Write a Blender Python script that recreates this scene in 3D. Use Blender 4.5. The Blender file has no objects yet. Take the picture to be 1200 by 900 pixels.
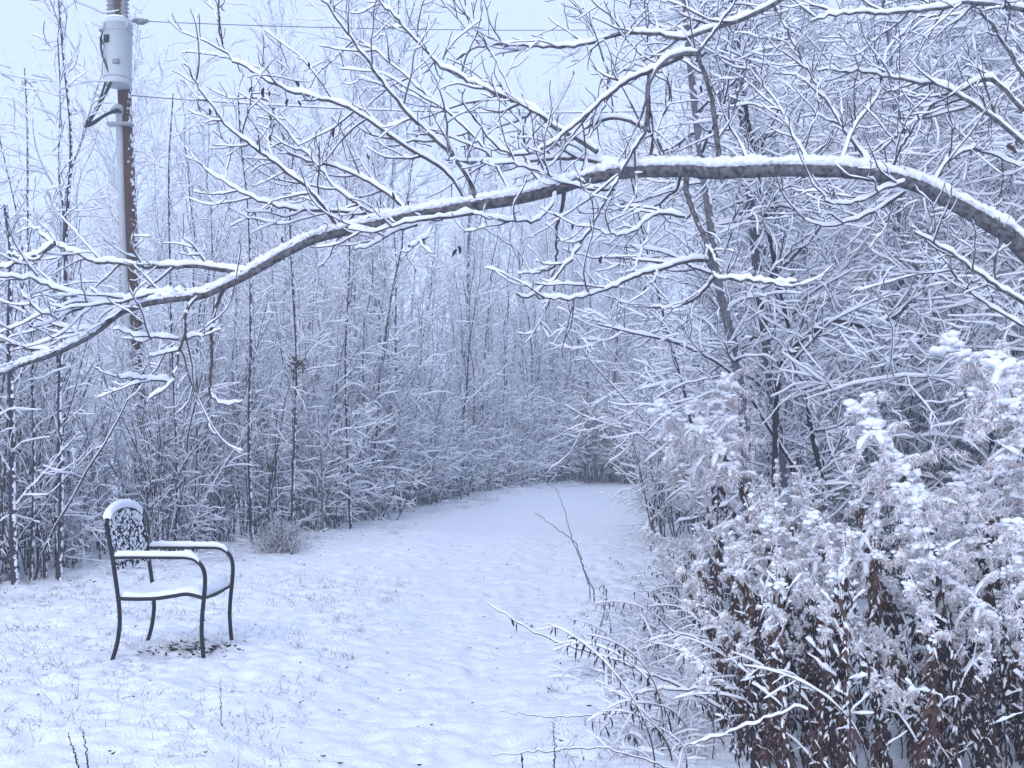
import bpy, math, random
import numpy as np
C = bpy.context.scene
COL = C.collection
rad = math.radians
rng = np.random.default_rng(11)
random.seed(11)

# ------------------------------------------------------------------ camera, sky, sun, exposure
EYE = 1.5
FPX = 1250.0                      # focal length in pixels of a 1200 x 900 frame
PITCH = math.atan(50.0/FPX)
cam = bpy.data.objects.new('camera', bpy.data.cameras.new('camera'))
COL.objects.link(cam)
cam.location = (0, 0, EYE)
cam.rotation_euler = (math.pi/2+PITCH, 0, 0)
cam.data.sensor_width = 36
cam.data.lens = 36*FPX/1200
cam.data.clip_start = 0.05
cam.data.clip_end = 3000
C.camera = cam

W = bpy.data.worlds.new("World"); C.world = W; W.use_nodes = True
nt = W.node_tree
bg = nt.nodes['Background']
sky = nt.nodes.new('ShaderNodeTexSky'); sky.sky_type = 'NISHITA'; sky.sun_disc = False
sky.sun_elevation = rad(22); sky.sun_rotation = rad(200)
sky.dust_density = 4; sky.air_density = 1.2
mx = nt.nodes.new('ShaderNodeMix'); mx.data_type = 'RGBA'
mx.inputs[0].default_value = 0.86            # an overcast sky: mostly even cloud
mx.inputs[7].default_value = (6.6, 8.0, 12.2, 1)
nt.links.new(sky.outputs[0], mx.inputs[6])
nt.links.new(mx.outputs[2], bg.inputs[0])
bg.inputs[1].default_value = 0.085
sun = bpy.data.objects.new('sun', bpy.data.lights.new('sun', 'SUN')); COL.objects.link(sun)
sun.data.energy = 1.2; sun.data.angle = rad(60); sun.data.color = (1, .985, .975)
sun.rotation_euler = (rad(68), 0, rad(-20))
C.view_settings.view_transform = 'Standard'
C.view_settings.look = 'None'
C.view_settings.gamma = 1
C.view_settings.use_curve_mapping = False
C.view_settings.exposure = 0.53
C.cycles.max_bounces = 9
C.cycles.diffuse_bounces = 8
C.cycles.glossy_bounces = 2
C.cycles.transmission_bounces = 2
C.cycles.volume_bounces = 2
C.cycles.transparent_max_bounces = 4
C.cycles.use_denoising = True
C.render.use_persistent_data = False

# ------------------------------------------------------------------ helpers
def at(px, py, D):
    """world point seen at pixel (px, py) of the 1200 x 900 photo, D metres ahead"""
    x = (px-600)/FPX; u = -(py-450)/FPX
    dy = math.cos(PITCH)-u*math.sin(PITCH)
    dz = math.sin(PITCH)+u*math.cos(PITCH)
    k = D/dy
    return np.array([x*k, D, EYE+dz*k])

def _hash(ix, iy, seed):
    n = (ix*374761393 + iy*668265263 + seed*1442695041) & 0x7fffffff
    n = ((n ^ (n >> 13))*1274126177) & 0x7fffffff
    return ((n ^ (n >> 16)) & 0xffff)/65535.0
def vnoise(x, y, seed=0):
    x = np.asarray(x, float); y = np.asarray(y, float)
    ix = np.floor(x).astype(np.int64); iy = np.floor(y).astype(np.int64)
    fx = x-ix; fy = y-iy
    fx = fx*fx*(3-2*fx); fy = fy*fy*(3-2*fy)
    a = _hash(ix, iy, seed); b = _hash(ix+1, iy, seed)
    c = _hash(ix, iy+1, seed); d = _hash(ix+1, iy+1, seed)
    return (a*(1-fx)+b*fx)*(1-fy)+(c*(1-fx)+d*fx)*fy-.5

def node_mat(name):
    m = bpy.data.materials.new(name); m.use_nodes = True
    return m, m.node_tree, m.node_tree.nodes['Principled BSDF']

def mat(name, col, rough=.85, var=.25, scale=30, spec=.2, bump=0, col2=None, metal=0):
    m, t, b = node_mat(name)
    n = t.nodes.new('ShaderNodeTexNoise'); n.inputs['Scale'].default_value = scale
    n.inputs['Detail'].default_value = 3
    tc = t.nodes.new('ShaderNodeTexCoord'); t.links.new(tc.outputs['Object'], n.inputs['Vector'])
    r = t.nodes.new('ShaderNodeValToRGB')
    r.color_ramp.elements[0].position = .3; r.color_ramp.elements[1].position = .7
    c1 = [c*(1-var) for c in col]; c2 = col2 or [min(1, c*(1+var)) for c in col]
    r.color_ramp.elements[0].color = (*c1, 1); r.color_ramp.elements[1].color = (*c2, 1)
    t.links.new(n.outputs['Fac'], r.inputs['Fac']); t.links.new(r.outputs['Color'], b.inputs['Base Color'])
    b.inputs['Roughness'].default_value = rough
    b.inputs['Specular IOR Level'].default_value = spec
    b.inputs['Metallic'].default_value = metal
    if bump:
        bp = t.nodes.new('ShaderNodeBump'); bp.inputs['Strength'].default_value = bump
        bp.inputs['Distance'].default_value = .01
        t.links.new(n.outputs['Fac'], bp.inputs['Height']); t.links.new(bp.outputs['Normal'], b.inputs['Normal'])
    return m

def rime_mat(name, col, scale=25, side=(.75, -.35, .45), amount=.5, var=.3):
    """bark with wind-driven snow stuck to the side it came from"""
    m = mat(name, col, var=var, scale=scale*1.5, bump=.3)
    t = m.node_tree; b = t.nodes['Principled BSDF']
    src = b.inputs['Base Color'].links[0].from_socket
    g = t.nodes.new('ShaderNodeNewGeometry')
    d = t.nodes.new('ShaderNodeVectorMath'); d.operation = 'DOT_PRODUCT'
    d.inputs[1].default_value = side
    t.links.new(g.outputs['Normal'], d.inputs[0])
    n = t.nodes.new('ShaderNodeTexNoise'); n.inputs['Scale'].default_value = scale; n.inputs['Detail'].default_value = 4
    tc = t.nodes.new('ShaderNodeTexCoord'); t.links.new(tc.outputs['Object'], n.inputs['Vector'])
    a = t.nodes.new('ShaderNodeMath'); a.operation = 'MULTIPLY_ADD'
    a.inputs[1].default_value = 2.2
    t.links.new(n.outputs['Fac'], a.inputs[0]); t.links.new(d.outputs['Value'], a.inputs[2])
    r = t.nodes.new('ShaderNodeMapRange'); r.inputs[1].default_value = 2.15-amount; r.inputs[2].default_value = 2.3-amount
    t.links.new(a.outputs[0], r.inputs[0])
    x = t.nodes.new('ShaderNodeMix'); x.data_type = 'RGBA'; x.inputs[7].default_value = (.84, .86, .9, 1)
    t.links.new(r.outputs[0], x.inputs[0]); t.links.new(src, x.inputs[6]); t.links.new(x.outputs[2], b.inputs['Base Color'])
    return m

def snow_mat(name, bump=.5, scale=60, col=(.86, .885, .92)):
    m, t, b = node_mat(name)
    b.inputs['Base Color'].default_value = (*col, 1)
    b.inputs['Roughness'].default_value = .7
    b.inputs['Specular IOR Level'].default_value = .15
    tc = t.nodes.new('ShaderNodeTexCoord')
    n = t.nodes.new('ShaderNodeTexNoise'); n.inputs['Scale'].default_value = scale; n.inputs['Detail'].default_value = 4
    t.links.new(tc.outputs['Object'], n.inputs['Vector'])
    bp = t.nodes.new('ShaderNodeBump'); bp.inputs['Strength'].default_value = bump; bp.inputs['Distance'].default_value = .012
    t.links.new(n.outputs['Fac'], bp.inputs['Height']); t.links.new(bp.outputs['Normal'], b.inputs['Normal'])
    return m

M = dict(
    snow=snow_mat('snow', .5, 70),
    ground=snow_mat('ground_snow', .9, 62),
    twig=rime_mat('twig_bark', (.066, .068, .092), 26, side=(.35, -.45, .75), amount=.85),
    redtwig=rime_mat('red_twig_bark', (.082, .062, .075), 26, side=(.35, -.45, .75), amount=.75),
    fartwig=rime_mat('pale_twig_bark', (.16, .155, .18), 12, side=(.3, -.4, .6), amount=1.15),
    neartwig=mat('near_twig_bark', (.08, .068, .078), var=.3, scale=18),
    bark=rime_mat('grey_bark', (.13, .125, .145), 22, amount=.40),
    darkbark=rime_mat('dark_bark', (.048, .042, .055), 24, amount=.36),
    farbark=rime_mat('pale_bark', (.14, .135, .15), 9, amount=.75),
    archbark=mat('arching_bark', (.07, .066, .075), var=.5, scale=42, bump=.7, col2=(.17, .165, .18)),
    leaf=mat('dry_leaf', (.085, .050, .042), var=.45, scale=25),
    leafdark=mat('dead_leaf', (.038, .028, .030), var=.4, scale=25),
    stem=mat('weed_stem', (.08, .052, .047), var=.3, scale=20),
    fluff=mat('seed_fluff', (.54, .475, .465), var=.2, scale=40, rough=.95),
    straw=mat('straw_grass', (.30, .24, .17), var=.35, scale=6),
    greengrass=mat('green_grass', (.10, .12, .06), var=.35, scale=6),
    metal=mat('black_metal', (.013, .014, .02), rough=.55, var=.2, scale=50, spec=.3),
    sling=mat('dark_woven_sling', (.035, .035, .04), var=.4, scale=120),
    polewood=rime_mat('pole_wood', (.075, .036, .025), 14, side=(.97, -.2, .1), amount=.12),
    tank=mat('grey_tank_paint', (.50, .55, .55), rough=.45, var=.06, scale=4, spec=.4),
    galv=mat('galvanised_pipe', (.42, .44, .46), rough=.5, var=.1, scale=10, spec=.4),
    porcelain=mat('grey_porcelain', (.22, .23, .25), rough=.3, var=.15, scale=20, spec=.5),
    cable=mat('black_cable', (.015, .015, .017), rough=.5, var=.2),
)

class MB:
    def __init__(self): self.V = []; self.F = []; self.n = 0
    def add(self, V, F, mi=0):
        V = np.asarray(V, np.float32).reshape(-1, 3); F = np.asarray(F, np.int64)
        self.V.append(V); self.F.append((F+self.n, mi)); self.n += len(V)
    def mesh(self, name, mats, smooth=True):
        if not isinstance(mats, (list, tuple)): mats = [mats]
        me = bpy.data.meshes.new(name)
        V = np.concatenate(self.V) if self.V else np.zeros((0, 3), np.float32)
        me.vertices.add(len(V)); me.vertices.foreach_set('co', V.ravel())
        loops = np.concatenate([f.ravel() for f, _ in self.F])
        tot = np.concatenate([np.full(len(f), f.shape[1]) for f, _ in self.F])
        mi = np.concatenate([np.full(len(f), m) for f, m in self.F])
        st = np.concatenate([[0], np.cumsum(tot)[:-1]])
        me.loops.add(len(loops)); me.loops.foreach_set('vertex_index', loops.astype(np.int32))
        me.polygons.add(len(tot))
        me.polygons.foreach_set('loop_start', st.astype(np.int32))
        me.polygons.foreach_set('loop_total', tot.astype(np.int32))
        me.polygons.foreach_set('material_index', mi.astype(np.int32))
        me.polygons.foreach_set('use_smooth', np.full(len(tot), smooth))
        for m in mats: me.materials.append(m)
        me.update(calc_edges=True)
        return me
    def build(self, name, mats, parent=None, smooth=True):
        o = bpy.data.objects.new(name, self.mesh(name, mats, smooth)); COL.objects.link(o)
        if parent is not None: o.parent = parent
        return o

def norm(v): return v/np.maximum(np.linalg.norm(v, axis=-1, keepdims=True), 1e-9)
def tang(P): return norm(np.gradient(P, axis=1))
UP = np.array([0, 0, 1.0])

def tube(mb, P, R, S=5, mi=0, cap=False):
    P = np.asarray(P, float); R = np.asarray(R, float)
    if P.ndim == 2: P = P[None]
    if R.ndim == 1: R = R[None]
    N, K, _ = P.shape
    R = np.broadcast_to(R, (N, K))
    T = tang(P)
    s = np.zeros_like(T)
    ref = np.where(np.abs(T[:, :1, 2:]) > .8, np.array([.31, .95, .05]), UP)[:, 0]
    s[:, 0] = norm(np.cross(T[:, 0], ref))
    for k in range(1, K):
        s[:, k] = norm(s[:, k-1]-(s[:, k-1]*T[:, k]).sum(1, keepdims=True)*T[:, k])
    n = np.cross(s, T)
    a = np.arange(S)*2*np.pi/S
    ring = P[:, :, None]+R[:, :, None, None]*(s[:, :, None]*np.cos(a)[:, None]+n[:, :, None]*np.sin(a)[:, None])
    _rings(mb, ring, N, K, S, mi)
    if cap:
        for i in range(N):
            mb.add(ring[i, 0][::-1], [list(range(S))], mi); mb.add(ring[i, -1], [list(range(S))], mi)

def _rings(mb, ring, N, K, S, mi):
    idx = np.arange(N*K*S).reshape(N, K, S)
    nx = np.roll(idx, -1, axis=2)
    F = np.stack([idx[:, :-1], nx[:, :-1], nx[:, 1:], idx[:, 1:]], -1).reshape(-1, 4)
    mb.add(ring.reshape(-1, 3), F, mi)

def snowcap(mb, P, R, h, S=4, mi=0, lump=.35, lo=.25, hi=.75, wf=1.0, rise=.0, rag=0.0):
    """the ridge of snow that lies along the upper side of branches; h = its height"""
    P = np.asarray(P, float); R = np.asarray(R, float)
    if P.ndim == 2: P = P[None]
    if R.ndim == 1: R = R[None]
    N, K, _ = P.shape
    R = np.broadcast_to(R, (N, K)); h = np.broadcast_to(np.asarray(h, float), (N, K))
    T = tang(P)
    hor = np.sqrt(np.maximum(0, 1-T[..., 2]**2))
    f = np.clip((hor-lo)/(hi-lo), 0, 1); f = f*f*(3-2*f)
    amt = h*f*(1+lump*rng.normal(size=(N, K)))
    amt = np.maximum(amt, 0)
    e = np.ones(K); e[0] = .3; e[-1] = .45
    amt = amt*e
    vis = np.clip(amt/(.25*h+1e-9), 0, 1)
    w = (R*.98+amt*.28*wf)*vis
    hh = (amt*.56+R*.30)*vis
    cen = P+UP*(R*(.72+rise)+amt*.42)[..., None]
    s = np.cross(T, UP); l = np.linalg.norm(s, axis=-1, keepdims=True)
    s = np.where(l > .15, s/np.maximum(l, 1e-6), np.array([1.0, 0, 0]))
    a = np.arange(S)*2*np.pi/S+np.pi/2
    ring = cen[:, :, None]+(w[..., None, None]*s[:, :, None])*np.cos(a)[:, None]+hh[..., None, None]*UP*np.sin(a)[:, None]
    if rag: ring = ring+rng.normal(0, rag, ring.shape)*vis[..., None, None]
    _rings(mb, ring, N, K, S, mi)

def grow(P, R, per, length, ang, K=5, t=(.1, .98), lift=0.0, wig=.12, rf=.6, taper=.5, rmin=.002, lvar=.35, minr=.003, flat=0.0):
    """children of the polylines P: `per` on each, set off at `ang` degrees; lift bends them up (or down)"""
    N, Kp, _ = P.shape
    n = N*per
    pi = np.repeat(np.arange(N), per)
    if per > 2:
        tt = (np.tile((np.arange(per)+.5)/per, N)+rng.uniform(-.5, .5, n)/per)
    else: tt = rng.random(n)
    tt = t[0]+(t[1]-t[0])*np.clip(tt, 0, 1)
    f = tt*(Kp-1); i = np.minimum(f.astype(int), Kp-2); fr = (f-i)[:, None]
    p0 = P[pi, i]*(1-fr)+P[pi, i+1]*fr
    T = norm(P[pi, i+1]-P[pi, i])
    r0 = np.maximum((R[pi, i]*(1-fr[:, 0])+R[pi, i+1]*fr[:, 0])*rf, minr)
    q = rng.normal(size=(n, 3)); q[:, 2] *= 1-flat
    q = norm(q-(q*T).sum(1, keepdims=True)*T)
    al = np.radians(ang)*rng.uniform(.65, 1.35, n)[:, None]
    d = norm(np.cos(al)*T+np.sin(al)*q)
    L = length*np.clip(1+lvar*rng.normal(size=n), .3, 2)*(1-taper*tt)
    out = np.zeros((n, K, 3)); out[:, 0] = p0
    for k in range(1, K):
        d = norm(d+UP*lift+wig*rng.normal(size=(n, 3)))
        out[:, k] = out[:, k-1]+d*(L/(K-1))[:, None]
    rr = r0[:, None]*np.linspace(1, .35, K)[None]
    return out, np.maximum(rr, rmin)

def smooth_path(pts, K):
    """Catmull-Rom through pts, K even samples"""
    p = np.asarray(pts, float)
    p = np.vstack([2*p[0]-p[1], p, 2*p[-1]-p[-2]])
    segs = []
    u = np.linspace(0, 1, 12, endpoint=False)[:, None]
    for i in range(1, len(p)-2):
        a, b, c, d = p[i-1], p[i], p[i+1], p[i+2]
        segs.append(.5*((2*b)+(-a+c)*u+(2*a-5*b+4*c-d)*u**2+(-a+3*b-3*c+d)*u**3))
    q = np.vstack(segs+[p[-2:-1]])
    s = np.concatenate([[0], np.cumsum(np.linalg.norm(np.diff(q[:, :3], axis=0), axis=1))])
    k = np.linspace(0, s[-1], K)
    return np.stack([np.interp(k, s, q[:, j]) for j in range(q.shape[1])], 1)

_ico = None
def ico():
    global _ico
    if _ico is None:
        import bmesh
        b = bmesh.new(); bmesh.ops.create_icosphere(b, subdivisions=2, radius=1)
        _ico = (np.array([v.co[:] for v in b.verts]), np.array([[v.index for v in f.verts] for f in b.faces])); b.free()
    return _ico
def blobs(mb, Cn, Rr, sq=(1, 1, 1), jit=.18, mi=0):
    V, F = ico(); n = len(Cn)
    Rr = np.broadcast_to(np.asarray(Rr, float), (n,))
    sq = np.broadcast_to(np.asarray(sq, float), (n, 3))
    lob = 1+jit*np.sin(V@rng.normal(size=(3, n))*2.6+rng.uniform(0, 6, n)).T[..., None]+jit*.4*rng.normal(size=(n, len(V), 1))
    P = Cn[:, None]+V[None]*lob*Rr[:, None, None]*sq[:, None]
    mb.add(P, (F[None]+(np.arange(n)*len(V))[:, None, None]).reshape(-1, 3), mi)

def ribbons(mb, P, Wd, side, mi=0):
    N, K, _ = P.shape
    L = P-side*Wd[..., None]; Rr = P+side*Wd[..., None]
    V = np.stack([L, Rr], 2)
    idx = np.arange(N*K*2).reshape(N, K, 2)
    F = np.stack([idx[:, :-1, 0], idx[:, :-1, 1], idx[:, 1:, 1], idx[:, 1:, 0]], -1).reshape(-1, 4)
    mb.add(V, F, mi)

def box(mb, c, s, mi=0):
    c = np.array(c, float); s = np.array(s, float)/2
    V = np.array([[x, y, z] for x in (-1, 1) for y in (-1, 1) for z in (-1, 1)])*s+c
    mb.add(V, [[0, 1, 3, 2], [4, 6, 7, 5], [0, 4, 5, 1], [2, 3, 7, 6], [0, 2, 6, 4], [1, 5, 7, 3]], mi)

def lathe(mb, prof, S=20, c=(0, 0, 0), mi=0):
    prof = np.array(prof, float); a = np.arange(S)*2*np.pi/S
    ring = np.stack([prof[:, None, 0]*np.cos(a), prof[:, None, 0]*np.sin(a), np.broadcast_to(prof[:, None, 1], (len(prof), S))], -1)+np.array(c)
    _rings(mb, ring[None][:, :, ::-1], 1, len(prof), S, mi)

def tag(o, label, cat, group=None, kind=None):
    o['label'] = label; o['category'] = cat
    if group: o['group'] = group
    if kind: o['kind'] = kind
    return o
def thing(name, label, cat, loc=(0, 0, 0), rz=0, group=None):
    o = bpy.data.objects.new(name, None); COL.objects.link(o)
    o.location = loc; o.rotation_euler = (0, 0, rz); o.empty_display_size = .1
    return tag(o, label, cat, group)
def dup(root, loc, rot, sc, label, group):
    r = root.copy(); COL.objects.link(r)
    r.location = loc; r.rotation_euler = rot; r.scale = sc
    r['label'] = label; r['group'] = group
    for ch in list(root.children):
        c = ch.copy(); COL.objects.link(c); c.parent = r
        for g in ch.children:
            d = g.copy(); COL.objects.link(d); d.parent = c
    return r

# ------------------------------------------------------------------ ground and path
PATH_Y = np.array([0, 3, 4.7, 6.3, 9.4, 13, 18.7, 23, 27, 30, 36, 60])
PATH_L = np.array([-1.3, -1.2, -1.15, -1.1, -.95, -.9, -.8, 0.0, .9, 2.2, 6, 26])
PATH_R = np.array([.3, .2, .1, .2, .5, .8, 1.7, 2.6, 3.7, 5.5, 11, 34])
def path_d(x, y):
    l = np.interp(y, PATH_Y, PATH_L); r = np.interp(y, PATH_Y, PATH_R)
    return np.minimum(x-l, r-x)          # > 0 on the path
def base_h(x, y):
    p = np.clip(path_d(x, y)/.5+.5, 0, 1)
    h = .10*vnoise(x/2.4, y/2.4, 1)+.05*vnoise(x/.9, y/.9, 2)*(1-.5*p)
    return h-.05*p
PIT = rng.uniform([-5.5, 3.6], [2.6, 15], (9000, 2))
def gh(x, y): return base_h(np.asarray(x, float), np.asarray(y, float))

def axis(a, fine, b, step, grow_=1.18, far=420):
    mid = list(np.arange(a, b, step)); s = step; p = b; hi = []
    while p < far: hi.append(p); s *= grow_; p += s
    s = step; p = a-step; lo = []
    while p > -far: lo.append(p); s *= grow_; p -= s
    return np.array(lo[::-1]+mid+hi)
xs = axis(-5.6, 0, 3.0, .028)
ys = np.concatenate([axis(-3, 0, -2.9, .3, 1.25)[:-1], np.arange(-2.5, 3.4, .2), np.arange(3.4, 9.5, .026), np.arange(9.5, 16, .05), np.arange(16, 34, .12)])
ys = np.unique(np.concatenate([ys[ys < 34], 34*1.06**np.arange(0, 45)]))
X, Y = np.meshgrid(xs, ys)
Z = base_h(X, Y)
near = np.clip((17-Y)/6, 0, 1)*np.clip((Y-2)/1, 0, 1)
pp = np.clip(path_d(X, Y)/.4+.5, 0, 1)
Z += near*(.030*vnoise(X/.22, Y/.22, 3)+(.027-.012*pp)*vnoise(X/.085, Y/.085, 4)+.016*vnoise(X/.045, Y/.045, 5))
for (px, py) in PIT:                                           # pocks where grass and leaves poke out of the thin snow
    r = random.uniform(.02, .065); d = random.uniform(.010, .040)*(.6 if path_d(px, py) > 0 else 1)
    i0, i1 = np.searchsorted(xs, [px-2*r, px+2*r]); j0, j1 = np.searchsorted(ys, [py-2*r, py+2*r])
    if i1 > i0 and j1 > j0:
        dx = (X[j0:j1, i0:i1]-px)/r; dy = (Y[j0:j1, i0:i1]-py)/(r*.6)
        Z[j0:j1, i0:i1] -= d*np.exp(-(dx*dx+dy*dy))
for k in range(46):                                            # trodden prints along the path
    t_ = rng.uniform(4.4, 26); u_ = rng.uniform(.25, .75)
    px = np.interp(t_, PATH_Y, PATH_L)*(1-u_)+np.interp(t_, PATH_Y, PATH_R)*u_
    i0, i1 = np.searchsorted(xs, [px-.3, px+.3]); j0, j1 = np.searchsorted(ys, [t_-.4, t_+.4])
    e = ((X[j0:j1, i0:i1]-px)/.06)**4+((Y[j0:j1, i0:i1]-t_)/.15)**4
    Z[j0:j1, i0:i1] -= .018*np.exp(-e)
nx_, ny_ = len(xs), len(ys)
idx = np.arange(nx_*ny_).reshape(ny_, nx_)
F = np.stack([idx[:-1, :-1], idx[:-1, 1:], idx[1:, 1:], idx[1:, :-1]], -1).reshape(-1, 4)
fx = X.ravel()[F].mean(1); fy = Y.ravel()[F].mean(1)
onp = (path_d(fx, fy)+.35*vnoise(fx/.5, fy/.5, 9) > 0) & (fy > 0) & (fy < 60)
Vall = np.stack([X, Y, Z], -1).reshape(-1, 3)
for nm, msk in (('ground', ~onp), ('path', onp)):
    f = F[msk]; u, inv = np.unique(f, return_inverse=True)
    b = MB(); b.add(Vall[u], inv.reshape(-1, 4))
    o = b.build(nm, M['ground']); o['kind'] = 'structure'
    tag(o, 'snow covered rough grass clearing' if nm == 'ground' else 'trodden snowy path curving into the woods', nm)

# ------------------------------------------------------------------ chair
def build_chair():
    c0 = thing('garden_chair', 'black metal garden armchair with snow on its arms, seat and back', 'chair')
    A = at(134, 770, 6.95); Bp = at(240, 772, 6.90)
    gz = float(gh(-2.3, 7.15))
    c0.location = (-2.575, 6.93, gz-.03); c0.rotation_euler = (0, 0, rad(-3))
    r = .0135; WD = .57
    rear = [(0, 0), (.03, .10), (.047, .22), (.045, .32), (.033, .42), (.012, .55), (-.008, .67), (-.03, .78), (-.05, .87)]
    arm = [(-.006, .665), (.10, .668), (.25, .668), (.40, .668), (.50, .665), (.555, .64), (.588, .60), (.602, .55), (.603, .48), (.598, .41), (.588, .30), (.585, .2), (.592, .1), (.603, 0)]
    sn = MB()
    for y in (0, WD):
        b = MB(); p = smooth_path([(x, y, z) for x, z in rear], 40); tube(b, p, np.full(40, r), 10, cap=True); b.build('rear_leg', M['metal'], c0)
        b = MB(); p = smooth_path([(x, y, z) for x, z in arm], 70); tube(b, p, np.full(70, r), 10, cap=True); b.build('armrest', M['metal'], c0)
        q = p[1:34]; k = len(q)
        snowcap(sn, q, np.full(k, r*1.05), (.027+.008*vnoise(np.arange(k)/4., np.full(k, y*9), 41)), 12, lump=.10, lo=.15, hi=.6)
        b = MB(); rail = smooth_path([(.036, y, .40), (.15, y, .398), (.28, y, .402), (.40, y, .42), (.48, y, .432), (.55, y, .42), (.597, y, .405)], 30)
        tube(b, rail, np.full(30, .012), 8); b.build('seat_rail', M['metal'], c0)
    arch = smooth_path([(-.05, 0, .87), (-.058, .05, .915), (-.064, .15, .948), (-.067, WD/2, .96), (-.064, WD-.15, .948), (-.058, WD-.05, .915), (-.05, WD, .87)], 50)
    b = MB(); tube(b, arch, np.full(50, r), 10); b.build('back_frame', M['metal'], c0)
    k = 46; snowcap(sn, arch[2:48], np.full(k, r*1.1), .042*np.ones(k), 12, lump=.08, lo=.1, hi=.55, wf=1.2)
    for xx, zz in ((.597, .405), (.036, .40)):
        b = MB(); tube(b, np.array([[xx, 0, zz], [xx, WD/2, zz-.004], [xx, WD, zz]]), np.full(3, .009), 8); b.build('cross_bar', M['metal'], c0)
    # seat sling
    def slab(fn, n, m, th, name, mt, parent):
        u = np.linspace(0, 1, n); v = np.linspace(0, 1, m); U, Vv = np.meshgrid(u, v)
        top = fn(U, Vv); bot = top-np.array(th)
        i = np.arange(n*m).reshape(m, n); q = np.stack([i[:-1, :-1], i[:-1, 1:], i[1:, 1:], i[1:, :-1]], -1).reshape(-1, 4)
        b = MB(); b.add(top, q); b.add(bot, q[:, ::-1])
        e = np.concatenate([i[0, :], i[1:, -1], i[-1, -2::-1], i[-2:0:-1, 0]])
        V2 = np.concatenate([top.reshape(-1, 3)[e], bot.reshape(-1, 3)[e]]); L = len(e); a = np.arange(L); nn = (a+1) % L
        b.add(V2, np.stack([a, a+L, nn+L, nn], -1))
        return b.build(name, mt, parent)
    rx = np.array([.04, .15, .28, .40, .48, .55, .597]); rz_ = np.array([.40, .398, .402, .42, .432, .42, .405])
    def seat(U, V):
        x = .04+.55*U; z = np.interp(x, rx, rz_)-.02*np.sin(np.pi*V)
        return np.stack([x, .008+V*(WD-.016), z], -1)
    slab(seat, 24, 20, (0, 0, .006), 'seat', M['sling'], c0)
    def seatsnow(U, V):
        s = seat(U, V); e = np.minimum(np.minimum(U, 1-U)/.08, np.minimum(V, 1-V)/.06).clip(0, 1)
        s[..., 2] += .012+(.036+.03*vnoise(U*5, V*5, 21)+.012*vnoise(U*16, V*16, 22))*np.sqrt(e)
        return s
    slab(seatsnow, 50, 44, (0, 0, .007), 'seat_snow', M['snow'], c0)
    # back sling: open weave with snow caught in it
    def back(U, V):
        z = .585+V*(.305+.075*np.sin(np.pi*U)**.7); x = np.interp(z, [.5, .67, .78, .90, 1.0], [.02, -.008, -.03, -.055, -.071])+.0
        return np.stack([x+.0, .012+U*(WD-.024), z-.008], -1)
    b = MB()
    for i in range(15):
        v = np.full(30, (i+.3)/15.); u = np.linspace(0, 1, 30); tube(b, back(u, v+.015*np.sin(u*19+i)), np.full(30, .0055), 5)
    for i in range(21):
        u = np.full(26, (i+.5)/21.); v = np.linspace(0, 1, 26); tube(b, back(u+.012*np.sin(v*17+i*2), v), np.full(26, .0055), 5)
    bk = b.build('backrest', M['sling'], c0)
    s = MB(); n = 470; u = rng.random(n); v = rng.random(n)**.85
    pc = back(u, v)+np.array([.007, 0, 0])+rng.normal(0, .003, (n, 3))
    blobs(s, pc, rng.uniform(.0035, .0105, n), (.6, 1, 1.3), .25)
    s.build('caught_snow', M['snow'], bk)
    sn.build('snow_cap', M['snow'], c0)
    return c0
build_chair()

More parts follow.
